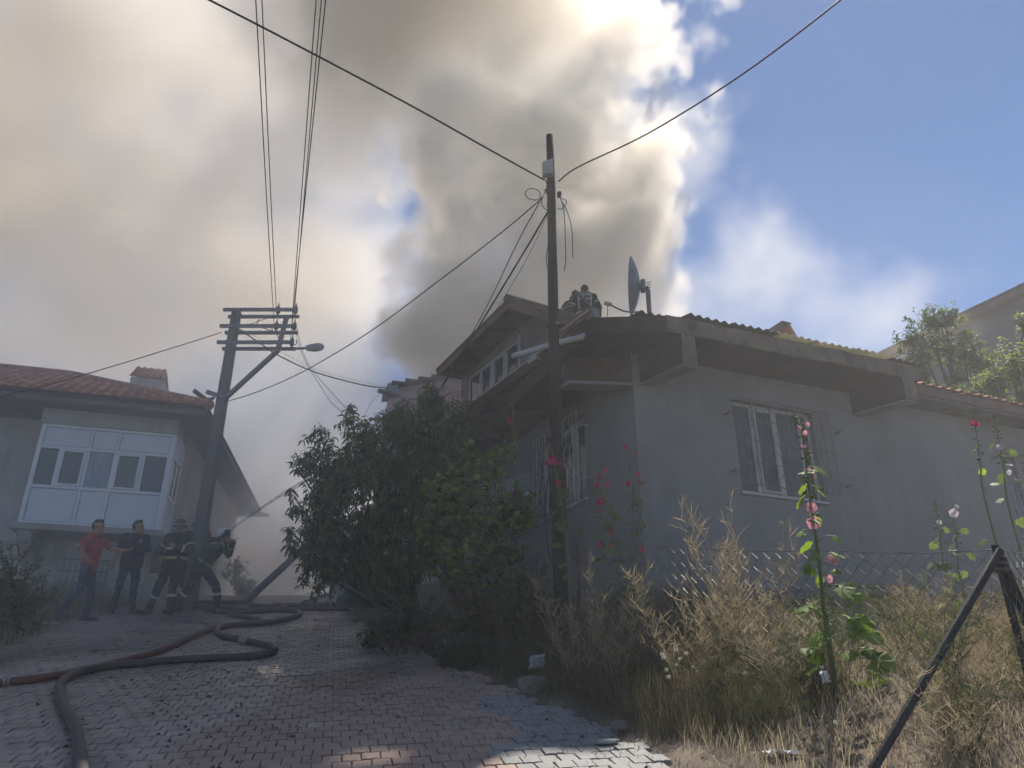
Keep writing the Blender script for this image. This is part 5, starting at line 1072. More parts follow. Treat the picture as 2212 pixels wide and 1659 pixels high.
    Y = 22; q = at(512, 1290, Y)
    tree('street_tree', 'faint small tree in the smoke beside the left house', 'tree', (q.x, Y, gz(q.x, Y)), [(510, 1235, Y, 30, 35, .6), (530, 1265, Y, 28, 22, .6)], 70, OVAL, .14, ((1.0, 'fruit'),), spl=(.2, .4), lps=10, seed=9, trunk_r=.04)
    Y = 11.2; q = at(30, 1330, Y)
    tree('roadside_shrub', 'grey green roadside shrub at the left edge', 'shrub', (q.x-.3, Y, gz(q.x-.3, Y)), [(20, 1230, Y, 70, 70, .5), (60, 1280, Y, 60, 50, .5), (-20, 1290, Y, 60, 60, .5)], 170, SMALL, .075, ((.55, 'peach2'), (.3, 'greeng'), (.15, 'straw3')), spl=(.25, .6), lps=20, seed=10, trunk_r=.015, sag=-.2, upw=1.0)
build_trees()

# ------------------------------------------------------------------ hollyhocks (each plant a thing; leaves, buds, flowers are its parts)
def flower_mesh(mat):
    V = [(0, 0, 0)]; n = 20
    for ring, (r, h) in enumerate(((.35, .16), (.75, .30), (1.0, .30))):
        for k in range(n):
            a = 2*math.pi*k/n; q = r*(1+.07*math.cos(5*a)*ring/2); V.append((q*math.cos(a)*.5, q*math.sin(a)*.5, h*.5+.03*math.sin(9*a+ring)*ring))
    Fs = [(0, 1+k, 1+(k+1) % n) for k in range(n)]+[(1+i*n+k, 1+(i+1)*n+k, 1+(i+1)*n+(k+1) % n, 1+i*n+(k+1) % n) for i in range(2) for k in range(n)]
    return rawmesh('flower', V, Fs, mat, True)
def centre_mesh():
    m = MB(); m.tube([(0, 0, .02), (0, 0, .18), (0, 0, .24)], [.05, .07, .03], 7); return rawmesh('flower_centre', m.v, m.f, MT['straw2'], True)
def bud_mesh():
    m = MB(); m.ball((.0, 0, .0), .5, 8, (1, 1, .85)); m.tube([(0, 0, .35), (0, 0, .62)], [.22, .05], 6); return rawmesh('bud', m.v, m.f, MT['bud'], True)
def leaf_mesh(mat):
    TV, TF = LOBED; return rawmesh('leaf', TV, [tuple(map(int, f)) for f in TF], mat, True)
BUD = bud_mesh(); CEN = centre_mesh(); HL = leaf_mesh(MT['holly']); HLD = leaf_mesh(MT['peach2']); FP, FM, FW = flower_mesh(MT['petal_p']), flower_mesh(MT['petal_m']), flower_mesh(MT['petal_w'])
def orient(p, d, s, roll=0.0):
    d = Vector(d).normalized(); q = d.to_track_quat('Z', 'Y'); return Matrix.Translation(p) @ q.to_matrix().to_4x4() @ Matrix.Rotation(roll, 4, 'Z') @ Matrix.Diagonal((s, s, s, 1))
def orient_x(p, d, s, roll=0.0):
    q = Vector(d).normalized().to_track_quat('X', 'Z'); return Matrix.Translation(p) @ q.to_matrix().to_4x4() @ Matrix.Rotation(roll, 4, 'X') @ Matrix.Diagonal((s, s, s, 1))
def hollyhock(label, stem_px, Y, flowers, fmesh, buds, leaves, seed, r=.014, ls=(.07, .14), leafm=None, hang=.9, extra=()):
    rr = random.Random(seed); K = [at(x, y, Y) for x, y in stem_px]; g0 = gz(K[0].x, K[0].y)
    if K[0].z > g0+.06: K = [Vector((K[0].x+.02, K[0].y, g0-.02))]+K
    P = spline(K, 8); b = P[0]
    t = thing('hollyhock', label, 'hollyhock', b, 0, 'hollyhocks by the house'); n = len(P)
    m = MB(); m.tube(P, [r*(1-.6*i/(n-1)) for i in range(n)], 6); m.build('stem', MT['hollystem'], t, smooth=True)
    loc = lambda p: p-b
    at_u = lambda u: P[min(n-1, int(u*(n-1)))]
    for (fx, fy, fs) in flowers:
        p = at(fx, fy, Y-.04); i = min(range(n), key=lambda k: abs(P[k].z-p.z)); side = (p-P[i]); side.y = -.6*abs(side.x)-.02+rr.uniform(-.03, .03); d = side.normalized()+Vector((rr.uniform(-.3, .3), -.5, rr.uniform(-.1, .25)))
        m4 = orient(loc(p), d, fs, rr.uniform(0, 6)); f = inst('flower', fmesh, t, m4); inst('flower_centre', CEN, f, Matrix.Identity(4))
        m = MB(); m.tube([P[i], p], .004, 4, cap=False); m.build('stalk', MT['hollystem'], t)
    for k in range(buds):
        u = 1-.48*(k/buds)**.9; p = at_u(u); a = k*2.4; s = .024+.018*(k/buds); q = p+Vector((math.cos(a), math.sin(a), .25))*s*.95; inst('bud', BUD, t, orient(loc(q), (math.cos(a), math.sin(a), .5), s))
    for (lx, ly, s) in extra:
        q = at(lx, ly, Y-.06+rr.uniform(-.08, .08)); i = min(range(n), key=lambda k: abs(P[k].z-q.z+.05)); p = P[i]; d = q-p; m = MB(); m.tube([p, p.lerp(q, .5)+Vector((0, 0, .03)), q], .004, 4, cap=False); m.build('leaf_stalk', MT['hollystem'], t)
        inst('leaf', leafm or HL, t, orient_x(loc(q-d.normalized()*s*.3), (d.x, d.y-.05, -rr.uniform(.1, .6)*s*4+.05), s*1.25, rr.uniform(-.5, .5)+(.7 if d.x > 0 else -.7)))
    for k in range(leaves):
        u = .02+.72*(k/leaves); p = at_u(u); a = k*2.4+rr.uniform(-.5, .5); L = .05+.12*(1-u)*rr.uniform(.5, 1.2); d = Vector((math.cos(a), math.sin(a)*.7-.2, rr.uniform(.1, .5))); q = p+d*L
        s = ls[1]*(1-u)+ls[0]*u; s *= rr.uniform(.9, 1.5); m = MB(); m.tube([p, q], .0035, 4, cap=False); m.build('leaf_stalk', MT['hollystem'], t)
        inst('leaf', leafm or HL, t, orient_x(loc(q), (d.x, d.y, -hang*rr.uniform(.3, 1.3)), s*1.3, rr.uniform(-.7, .7)))
    return t
def build_hollyhocks():
    hollyhock('tall sunlit hollyhock with pale pink flowers in front of the barred window', [(1808, 1560), (1800, 1450), (1782, 1330), (1768, 1200), (1752, 1090), (1742, 1000), (1732, 930), (1712, 897)], 6.3,
        [(1756, 1130, .11), (1752, 1098, .10), (1797, 1210, .10), (1790, 1250, .07), (1746, 1018, .06), (1726, 925, .045), (1744, 917, .045), (1738, 935, .045), (1736, 965, .04), (1752, 985, .045), (1758, 1030, .05)], FP, 28, 22, 1, .020, (.07, .13), extra=((1832, 1262, .12), (1850, 1280, .11), (1862, 1335, .16), (1885, 1362, .17), (1850, 1360, .13), (1756, 1305, .10), (1757, 1402, .13), (1742, 1398, .10), (1876, 1400, .14), (1900, 1425, .19), (1935, 1442, .18), (1890, 1462, .18), (1922, 1488, .20), (1905, 1520, .17), (1830, 1575, .16), (1812, 1598, .12), (1728, 1146, .08), (1806, 1158, .08), (1762, 1188, .10), (1745, 1222, .10), (1806, 1228, .08), (1770, 1050, .05)))
    hollyhock('leftmost of two hollyhocks with magenta flowers before the blank wall', [(1310, 1320), (1312, 1240), (1308, 1150), (1303, 1080), (1296, 1020), (1291, 994)], 9.0,
        [(1297, 1030, .11), (1306, 1016, .09), (1289, 1047, .08), (1310, 1048, .075), (1299, 1085, .12), (1297, 1108, .06), (1318, 1150, .08), (1299, 1178, .10), (1316, 1178, .09)], FM, 14, 26, 2, .014, (.09, .15), HLD)
    hollyhock('taller right hand hollyhock of the two with magenta flowers before the wall', [(1376, 1320), (1373, 1240), (1370, 1150), (1366, 1060), (1360, 990), (1354, 942)], 9.0,
        [(1351, 966, .06), (1378, 1026, .07), (1368, 978, .05), (1358, 1046, .08), (1380, 1046, .08), (1385, 1186, .09)], FM, 16, 28, 3, .013, (.07, .14), HLD)
    hollyhock('hollyhock with two open pink flowers leaning on the wooden pole', [(1232, 1300), (1226, 1200), (1216, 1110), (1206, 1050), (1196, 1000), (1189, 958)], 8.9,
        [(1195, 994, .115), (1183, 1000, .06), (1206, 1042, .075), (1208, 1002, .05)], FM, 22, 18, 4, .013, (.06, .11), HLD)
    hollyhock('faint thin hollyhock standing left of the wooden pole', [(1116, 1130), (1114, 1050), (1112, 980), (1110, 920), (1106, 870)], 10.6, [(1101, 910, .09), (1111, 1068, .11), (1105, 980, .05)], FM, 30, 6, 5, .012, (.05, .08), HLD)
    hollyhock('hollyhock with a bright red pink bloom in front of the right hand window', [(2128, 1080), (2118, 1000), (2110, 940), (2101, 892)], 8.2, [(2104, 916, .08), (2112, 918, .05)], FM, 12, 5, 6, .012, (.05, .09))
    hollyhock('tall pale faded hollyhock at the right edge beside the red one', [(2180, 1100), (2168, 1010), (2155, 940), (2140, 895)], 8.4, [(2160, 967, .09), (2178, 1020, .07)], FW, 24, 10, 7, .012, (.06, .10), HLD)
    hollyhock('left of two faint lilac hollyhocks against the right wall', [(2040, 1240), (2034, 1180), (2026, 1120), (2018, 1080)], 8.6, [(2028, 1128, .06)], FW, 14, 9, 8, .011, (.07, .11), HLD)
    hollyhock('right of two faint lilac hollyhocks against the right wall', [(2072, 1240), (2068, 1180), (2062, 1130), (2056, 1085)], 8.6, [(2060, 1108, .10), (2066, 1095, .06)], FW, 14, 9, 9, .011, (.07, .11), HLD)
build_hollyhocks()

# ------------------------------------------------------------------ dry weeds, grass, seed heads
def weed_geometry(seed, h=1.0, stems=6, spread=.55, twigs=12, spikes=6):
    rr = random.Random(seed); m = MB()
    def ribbon(P, r):
        n = len(P); d = (P[-1]-P[0]).normalized(); s = d.cross(Vector((rr.gauss(0, .5), 1.0, rr.gauss(0, .4)))); s = s.normalized() if s.length > 1e-4 else Vector((1, 0, 0))
        V = []
        for i in range(n): w = (r[i] if isinstance(r, list) else r); V += [P[i]-s*w, P[i]+s*w]
        m.add(V, [(2*i, 2*i+1, 2*i+3, 2*i+2) for i in range(n-1)])
    def curve(p, d, L, bend, n=4):
        P = [p.copy()]; d = d.normalized()
        for i in range(n): d = (d+bend*(1/n)).normalized(); P.append(P[-1]+d*(L/n))
        return P
    for s in range(stems):
        a = s*2.4+rr.uniform(-.5, .5); d = Vector((math.cos(a)*spread, math.sin(a)*spread, 1)); L = h*rr.uniform(.65, 1.05)
        P = curve(Vector((rr.uniform(-.04, .04), rr.uniform(-.04, .04), 0)), d, L, Vector((0, 0, .15)), 6); m.tube(P, [.0048*(1-.7*i/6) for i in range(7)], 4, cap=False)
        for k in range(twigs):
            u = .22+.76*(k/twigs); i = u*6; p = P[int(i)].lerp(P[min(6, int(i)+1)], i-int(i)); b = rr.uniform(0, 6.28); dd = Vector((math.cos(b), math.sin(b), rr.uniform(.15, .8))); l2 = h*.36*(1.12-u)*rr.uniform(.6, 1.3)
            Q = curve(p, dd, l2, Vector((0, 0, rr.uniform(-.2, .9))), 4); ribbon(Q, [.0019, .0018, .0017, .0014, .0009])
            for j in range(spikes):
                v = .3+.7*(j+1)/spikes; q = Q[min(4, int(v*4))]; c = rr.uniform(0, 6.28); d3 = (dd*.4+Vector((math.cos(c), math.sin(c), rr.uniform(.0, .7)))); W = curve(q, d3, h*rr.uniform(.04, .13), Vector((rr.gauss(0, .5), rr.gauss(0, .5), rr.uniform(-.3, 1.0))), 3); ribbon(W, [.0013, .0019, .0015, .0006])
    return m
def build_weeds():
    variants = [[rawmesh('dry_weed', w.v, w.f, MT[k]) for k in ('straw2', 'straw', 'straw3', 'greeng')] for w in (weed_geometry(s, 1.0, 6+s % 3, .45+.12*(s % 3)) for s in range(5))]
    def put(x, y, h, v, k, label, group=None, sp=1.0):
        o = link(bpy.data.objects.new('dry_weed', variants[v][k])); o.location = (x, y, gz(x, y)-.02); o.scale = (h*sp, h*sp, h); o.rotation_euler = (random.uniform(-.1, .1), random.uniform(-.1, .1), random.uniform(0, 6.28)); tag(o, label, 'weed', group)
    def px(X, Yp, Y): q = at(X, Yp, Y); return q.x, Y
    put(*px(1578, 1300, 7.2), 2.0, 0, 0, 'tallest dry yellow weed standing up against the grey wall', sp=.5)
    put(*px(1650, 1300, 7.0), 1.65, 1, 0, 'tall dry weed just left of the sunlit hollyhock', sp=.7)
    put(*px(1470, 1350, 7.2), 1.25, 2, 0, 'dry weed with pale arms reaching left in front of the fence', sp=.9)
    put(*px(1330, 1400, 7.6), 1.45, 3, 0, 'spindly greenish dry weed just right of the wooden pole', sp=.65)
    put(*px(1250, 1400, 8.0), 1.3, 4, 0, 'spindly dry weed at the foot of the wooden pole', sp=.7)
    put(*px(1080, 1400, 9.2), 1.7, 0, 2, 'thin tall weed stalk in front of the vine', sp=.35)
    put(*px(1135, 1380, 9.0), 1.8, 1, 2, 'second thin weed stalk between the vine and the pole', sp=.3)
    rr = random.Random(5)
    for k in range(130):
        X = rr.uniform(1430, 2300); Y = rr.uniform(4.9, 8.2)
        if X < 1560 and Y > 7.6: continue
        if 1690 < X < 1980 and Y < 6.6: continue
        x, y = px(X, 1400, Y)
        if x < x_right(y)+.55: continue
        put(x, y, rr.uniform(.3, .8)*(1.05 if X > 1560 else .75), rr.randrange(5), kk := rr.choice((0, 0, 1, 2, 3, 3)), ('yellow', 'straw coloured', 'dull brown', 'greenish')[kk]+' weed in the thicket '+('left of the sunlit hollyhock' if X < 1700 else 'behind the sunlit hollyhock' if X < 1960 else 'right of the sunlit hollyhock'), 'weed thicket along the fence', sp=rr.uniform(.8, 1.15))
    for k in range(16):
        x, y = px(rr.uniform(1150, 1480), 1400, rr.uniform(7.4, 9.0))
        if x < x_right(y)+.3: continue
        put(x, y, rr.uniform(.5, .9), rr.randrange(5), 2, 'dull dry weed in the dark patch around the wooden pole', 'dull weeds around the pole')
    # grass: blades bent by hand, three kinds of stuff
    def grass(name, n, region, hgt, mat, label, seed, wid=.0022, lean=.9):
        rg = np.random.default_rng(seed); P = []
        while len(P) < n:
            x, y = rg.uniform(region[0], region[1]), rg.uniform(region[2], region[3])
            if region[4](x, y, rg): P.append((x, y))
        P = np.array(P); z = ground_z(P[:, 0], P[:, 1]); N = len(P); h = rg.uniform(hgt[0], hgt[1], N)*rg.uniform(.6, 1.0, N); a = rg.uniform(0, 6.28, N); l = rg.uniform(.1, lean, N)*h; w = wid*rg.uniform(.7, 1.5, N)
        dx, dy = np.cos(a), np.sin(a); V = np.zeros((N, 7, 3))
        for i, (u, q) in enumerate(((0, 1), (.4, .9), (.75, .6))):
            ox = P[:, 0]+dx*l*u**2; oy = P[:, 1]+dy*l*u**2; oz = z-.02+h*u
            V[:, 2*i] = np.stack([ox-dy*w*q, oy+dx*w*q, oz], -1); V[:, 2*i+1] = np.stack([ox+dy*w*q, oy-dx*w*q, oz], -1)
        V[:, 6] = np.stack([P[:, 0]+dx*l, P[:, 1]+dy*l, z-.02+h], -1)
        T = np.array([(0, 1, 3), (0, 3, 2), (2, 3, 5), (2, 5, 4), (4, 5, 6)]); Fc = (T[None]+(np.arange(N)*7)[:, None, None]).reshape(-1, 3)
        o = link(bpy.data.objects.new(name, arrmesh(name, V.reshape(-1, 3), Fc, MT[mat]))); tag(o, label, 'grass', kind='stuff')
    right = lambda e, m=9: (lambda x, y, rg: x > x_right(y)+e*rg.random()+.02 and H.loc((x, y, 0))[1] < -.2)
    grass('dry_grass', 30000, (.2, 6.5, 4.2, 9.5, lambda x, y, rg: right(.5)(x, y, rg) and x > 1.35+.25*math.sin(2*y)-(.28*(y-6))), (.05, .27), 'straw', 'dry straw coloured grass covering the right bank', 31)
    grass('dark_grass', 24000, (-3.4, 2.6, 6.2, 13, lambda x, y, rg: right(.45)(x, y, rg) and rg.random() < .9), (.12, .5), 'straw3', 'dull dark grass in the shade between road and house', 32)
    grass('verge_grass', 13000, (-11.5, -6, 8.5, 18, lambda x, y, rg: x < x_left(y)+.12*rg.random() and rg.random() < .8), (.15, .6), 'greeng', 'grey green verge grass at the left of the road', 33)
    grass('dry_verge_grass', 9000, (-11, -6, 9.5, 17.5, lambda x, y, rg: x < x_left(y)+.25*rg.random()), (.12, .5), 'straw', 'dry straw grass at the foot of the left house', 34)
    grass('joint_weeds', 900, (-3.5, 1.2, 5, 10, lambda x, y, rg: x < x_right(y) and rg.random() < max(.02, math.exp(-(x_right(y)-x)*2.2))), (.02, .07), 'straw3', 'small dry weeds growing in the paving joints', 35, wid=.003)
    # dandelion clocks
    m = MB(); rr = random.Random(2)
    for k in range(90):
        d = Vector((rr.gauss(0, 1), rr.gauss(0, 1), rr.gauss(0, 1))).normalized(); a = d.orthogonal().normalized()*.05; q = d*.5; m.add([d*.08, q+a, q-a, q*1.02+d.cross(a)], [(0, 1, 2), (1, 3, 2)])
    head = rawmesh('seed_head', m.v, m.f, MT['clock']); m = MB(); m.ball((0, 0, 0), .12, 6); core = rawmesh('seed_core', m.v, m.f, MT['straw'])
    spots = [(1430, 1413), (1460, 1403), (1482, 1411), (1469, 1423), (1497, 1440), (1439, 1446), (1433, 1420), (1506, 1450), (1462, 1436), (1444, 1462), (1610, 1453), (1803, 1560), (1775, 1441), (2060, 1425), (2095, 1440), (2140, 1422), (2150, 1436), (2165, 1444), (2105, 1462), (2178, 1452), (2128, 1458), (2190, 1470), (2140, 1472), (2060, 1470), (2200, 1432), (1925, 1650)]
    for i, (X, Yp) in enumerate(spots):
        Y = 6.6 if X < 1700 else 5.6; p = at(X, Yp, Y); g = gz(p.x, p.y); left = X < 1700
        t = thing('dandelion', 'white dandelion clock among dull weeds left of the thicket' if left else 'white dandelion clock in the sunlit dry weeds at lower right', 'dandelion', (p.x, p.y, g), 0, 'dandelion clocks on the left' if left else 'dandelion clocks on the right')
        s = .032*random.uniform(.8, 1.25)*(1.0 if left else .95); st = MB(); st.tube(spline([(p.x+random.uniform(-.08, .08), p.y, g), (p.x+.02, p.y, (g+p.z)/2), p], 4), .0025, 4); st.build('stem', MT['straw3'], t)
        o = inst('seed_head', head, t, Matrix.Translation(p-Vector((p.x, p.y, g))) @ Matrix.Diagonal((s, s, s, 1))); inst('seed_core', core, o, Matrix.Identity(4))
build_weeds()

# ------------------------------------------------------------------ chain link fence with its braced corner post
def build_fence():
    A = at(1247, 1168, 8.9); B = at(2152, 1190, 5.2); A0 = Vector((.15, 10.4, 0))
    t = thing('wire_fence', 'sagging chain link fence on black iron posts in front of the grey house', 'fence', (A.x, A.y, gz(A.x, A.y)), 0)
    def bottom(p): return gz(p.x, p.y)-.02
    def span(p, q, n, sagz):
        cw = .062; L = (Vector((q.x, q.y, 0))-Vector((p.x, p.y, 0))).length; cols = int(L/cw); m = MB()
        for c in range(cols):
            P = []; u0 = c/cols; base = p.lerp(q, u0); zb = bottom(base); zt = p.z+(q.z-p.z)*u0-sagz*4*u0*(1-u0)+.012*math.sin(9*u0); rows = int((zt-zb)/cw); wob = .012*math.sin(3*c)
            d = (q-p)*(1/cols)
            for r in range(rows+1):
                x = base+d*(.5 if (r+c) % 2 else -.5); P.append(Vector((x.x, x.y+.01*math.sin(r*.7+c*.2), zt-r*(zt-zb)/rows)))
            if len(P) > 2: m.tube(P, .003, 3, cap=False)
        tag(m.build('wire_mesh', MT['steel'], t), kind='stuff')
        w = MB(); w.tube([p.lerp(q, i/20)-Vector((0, 0, sagz*4*(i/20)*(1-i/20)-.008*math.sin(i))) for i in range(21)], .0045, 5); w.build('top_wire', MT['steel'], t)
    span(A, B, 0, .05); A1 = Vector((A0.x, A0.y, gz(A0.x, A0.y)+1.15)); span(A1, A, 0, .03)
    C = B+Vector((1.6, 1.4, .35)); span(B, C, 0, .03)
    def post(p, w=.035, name='post', foot=None):
        m = MB(); f = foot or Vector((p.x, p.y, bottom(p)-.15)); d = (p-f).normalized(); m.bar(f, p+Vector((0, 0, .04)), w, .006, up=(0, 1, 0)); q = Vector((w/2-.003, .0, 0)); m.bar(f+q+Vector((0, w/2, 0)), p+q+Vector((0, w/2, .04)), .006, w, up=(0, 1, 0)); return m.build(name, MT['blackiron'], t)
    post(A, .045); post(A1, .04); post(B, .05); mid = A.lerp(B, .5)
    F1 = on_ground(1892, 1650); F1 = at(1885, 1662, 4.75); m = MB(); m.bar(F1, B+Vector((.01, -.03, .0)), .044, .04, up=(0, 1, 0)); m.build('brace', MT['blackiron'], t, bevel=.004)
    F2 = B+Vector((.75, .75, -1.35)); m = MB(); m.bar(F2, B+Vector((.02, .02, .0)), .05, .05, up=(0, 1, 0)); m.build('brace', MT['blackiron'], t, bevel=.004)
    for k in range(3):
        m = MB(); z = B.z-.05-.04*k; m.lathe([(.05, -.006), (.055, 0), (.05, .006)], (B.x, B.y, z), (.1, .1, 1), 10); m.build('wire_tie', MT['steel'], t)
build_fence()

# ------------------------------------------------------------------ rubble, blocks, scraps, leaning pole
def rock(name, label, c, s, mat, seed, cat='stone', group=None, rz=0.0):
    rg = random.Random(seed); bm = bmesh.new(); bmesh.ops.create_icosphere(bm, subdivisions=2, radius=1)
    for v in bm.verts:
        q = v.co; n = max(abs(q.x), abs(q.y), abs(q.z)); k = .55/n+.45; v.co = Vector((q.x*k*s[0], q.y*k*s[1], q.z*k*s[2]))*(1+rg.uniform(-.09, .09))
    me = bpy.data.meshes.new(name); bm.to_mesh(me); bm.free(); me.materials.append(MT[mat]); o = link(bpy.data.objects.new(name, me)); o.location = c; o.rotation_euler = (rg.uniform(-.15, .15), rg.uniform(-.15, .15), rz); return tag(o, label, cat, group)
def build_debris():
    q = on_ground(1005, 1428); rock('boulder', 'brown earth-covered boulder at the edge of the paving', q+Vector((0, 0, .12)), (.28, .22, .22), 'stone', 1)
    q = on_ground(1150, 1490); rock('concrete_lump', 'broken concrete kerb lump among weeds below the pole', q+Vector((.05, .1, .0)), (.22, .13, .12), 'stone', 2, rz=.4)
    q = on_ground(1310, 1610); rock('stone', 'flat pale stone lying on the grey pavers', q+Vector((0, 0, .015)), (.09, .06, .018), 'plaster_s', 3)
    q = on_ground(1335, 1578); rock('stone', 'grey stone chip at the edge of the dry grass', q+Vector((0, 0, .03)), (.07, .05, .04), 'block', 4)
    for k, (x, y, s, lab) in enumerate(((800, 1262, (.5, .35, .22), 'square concrete block on top of the rubble by the road'), (795, 1292, (.45, .4, .16), 'low concrete slab at the foot of the rubble by the road'), (770, 1283, (.22, .2, .1), 'small rubble stone left of the concrete blocks'), (745, 1296, (.15, .14, .08), 'leftmost rubble stone at the road end'))):
        Y = 15.6-.4*k; c = at(x, y, Y); rock('concrete_block', lab, c, s, 'block', 10+k, 'block')
    c = at(712, 1300, 17.2); m = MB(); n = 9
    V = [(c.x+(i/n-.5)*1.3, c.y+(j/n-.5)*.9, float(road_z(c.y+(j/n-.5)*.9))+.02+.22*math.exp(-((i/n-.5)**2+(j/n-.5)**2)*12)+.03*math.sin(i*2.1+j*1.3)) for i in range(n+1) for j in range(n+1)]
    m.add(V, [(i*(n+1)+j, (i+1)*(n+1)+j, (i+1)*(n+1)+j+1, i*(n+1)+j+1) for i in range(n) for j in range(n)]); solo('tarpaulin', m, MT['tarp'], 'crumpled grey tarpaulin heaped beside the hoses', 'tarpaulin', smooth=True)
    a, b = at(528, 1302, 18.2), at(650, 1190, 19.6); m = MB(); m.tube(ease(a, b+(b-a)*.6, 8), .085, 10); solo('leaning_pole', m, MT['polec'], 'thick grey pole leaning across the smoky end of the street', 'pole', smooth=True)
    Wd = at(733, 1255, 20); m = MB(); m.box(Wd.x-.18, Wd.x+.5, 20, 20.5, Wd.z-1.3, Wd.z+1.2); solo('gate_pillar', m, MT['plaster_s'], 'pale rendered pillar at the right of the street end', 'pillar')
    def scrap(px, py, Y, w, h, label, mat='bag', name='plastic_scrap', flat=False, seed=1):
        rr = random.Random(seed); c = at(px, py, Y) if Y else on_ground(px, py)+Vector((0, 0, .03)); m = MB(); n = 5; V = []
        for i in range(n+1):
            for j in range(n+1):
                u, v = (i/n-.5)*w*(1+rr.uniform(-.15, .15)), (j/n-.5)*h*(1+rr.uniform(-.15, .15)); k = rr.uniform(-.025, .025)
                V.append((c.x+u, c.y+(v if flat else k), c.z+(max(0, k+.01) if flat else v+.2*u)))
        m.add(V, [(i*(n+1)+j, (i+1)*(n+1)+j, (i+1)*(n+1)+j+1, i*(n+1)+j+1) for i in range(n) for j in range(n)]); solo(name, m, MT[mat], label, 'litter', smooth=False)
    scrap(1782, 1462, 6.1, .065, .085, 'torn white plastic scrap caught in the dry weeds', seed=3)
    scrap(1690, 1640, None, .22, .12, 'crumpled pale plastic sheet on the ground at the bottom', flat=True, seed=4)
    scrap(1160, 1428, 8.3, .16, .12, 'grey white rag caught in weeds below the pole', 'tarp', seed=5)
    scrap(103, 1352, None, .3, .1, 'white strip of litter on the left verge', flat=True, seed=6)
    scrap(560, 1300, 18.5, .4, .12, 'pale rag at the far end of the hoses', flat=True, seed=7)
    # planks stacked along the foot of the wall, low rubble terrace, thin pipe
    for k in range(7):
        x0 = 2.6+.05*(k % 3); m = MB(H); z = 3.05+.085*(k//2)+(.0 if k < 6 else .05); y = -.55-.14*(k % 2); m.bar((x0, y, z), (x0+2.3-.1*(k % 4), y+.03, z+.01*k), .12, .05); o = solo('plank', m, MT['plank'], 'weathered plank in the pile against the foot of the wall', 'plank', 'plank pile by the wall')
    rr = random.Random(4)
    for k in range(16):
        x = -.2+k*.2+rr.uniform(-.05, .05); p = Vector(H((x, -.75-.1*rr.random(), 0))); p.z = gz(p.x, p.y)+.1+.02*rr.random(); rock('stone', 'rough stone in the low terrace edge below the house wall', p, (.13, .11, .10+.04*rr.random()), 'stone', 40+k, 'stone', 'terrace stones below the wall', rr.uniform(0, 3))
    m = MB(H); a = H.ony(1492, 1235, -.3); b = H.ony(1489, 1122, -.3); m.tube([(a[0], -.3, a[2]-.3), (b[0], -.3, b[2]-.12)], .05, 10); solo('standing_pipe', m, MT['block'], 'short grey pipe standing upright against the house wall', 'pipe', smooth=True)
    # cinders and burnt chips scattered over the road: nobody could count them
    rg = np.random.default_rng(9); V = []; Fs = []
    for k in range(1500):
        y = rg.uniform(5.3, 16) if k % 3 else rg.uniform(6, 10); x = rg.uniform(x_left(y)+.3, x_right(y)-.1)
        if math.sin(1.7*x+.9*y)+.6*math.sin(2.9*y) < rg.uniform(-1.2, 1.3): continue
        s = .006+.016*rg.random()**2.5; z = float(road_z(y)); b = len(V)
        for q in ((-1, -.6, 0), (1, -.7, 0), (.8, .7, 0), (-.9, .8, 0), (.1, .0, .9)): V.append((x+q[0]*s*rg.uniform(.6, 1.4), y+q[1]*s*rg.uniform(.6, 1.4), z+q[2]*s+.002))
        Fs += [(b, b+1, b+4), (b+1, b+2, b+4), (b+2, b+3, b+4), (b+3, b, b+4)]
    o = link(bpy.data.objects.new('cinders', rawmesh('cinders', V, Fs, MT['cinder']))); tag(o, 'black cinders scattered over the wet paving', 'cinders', kind='stuff')
build_debris()
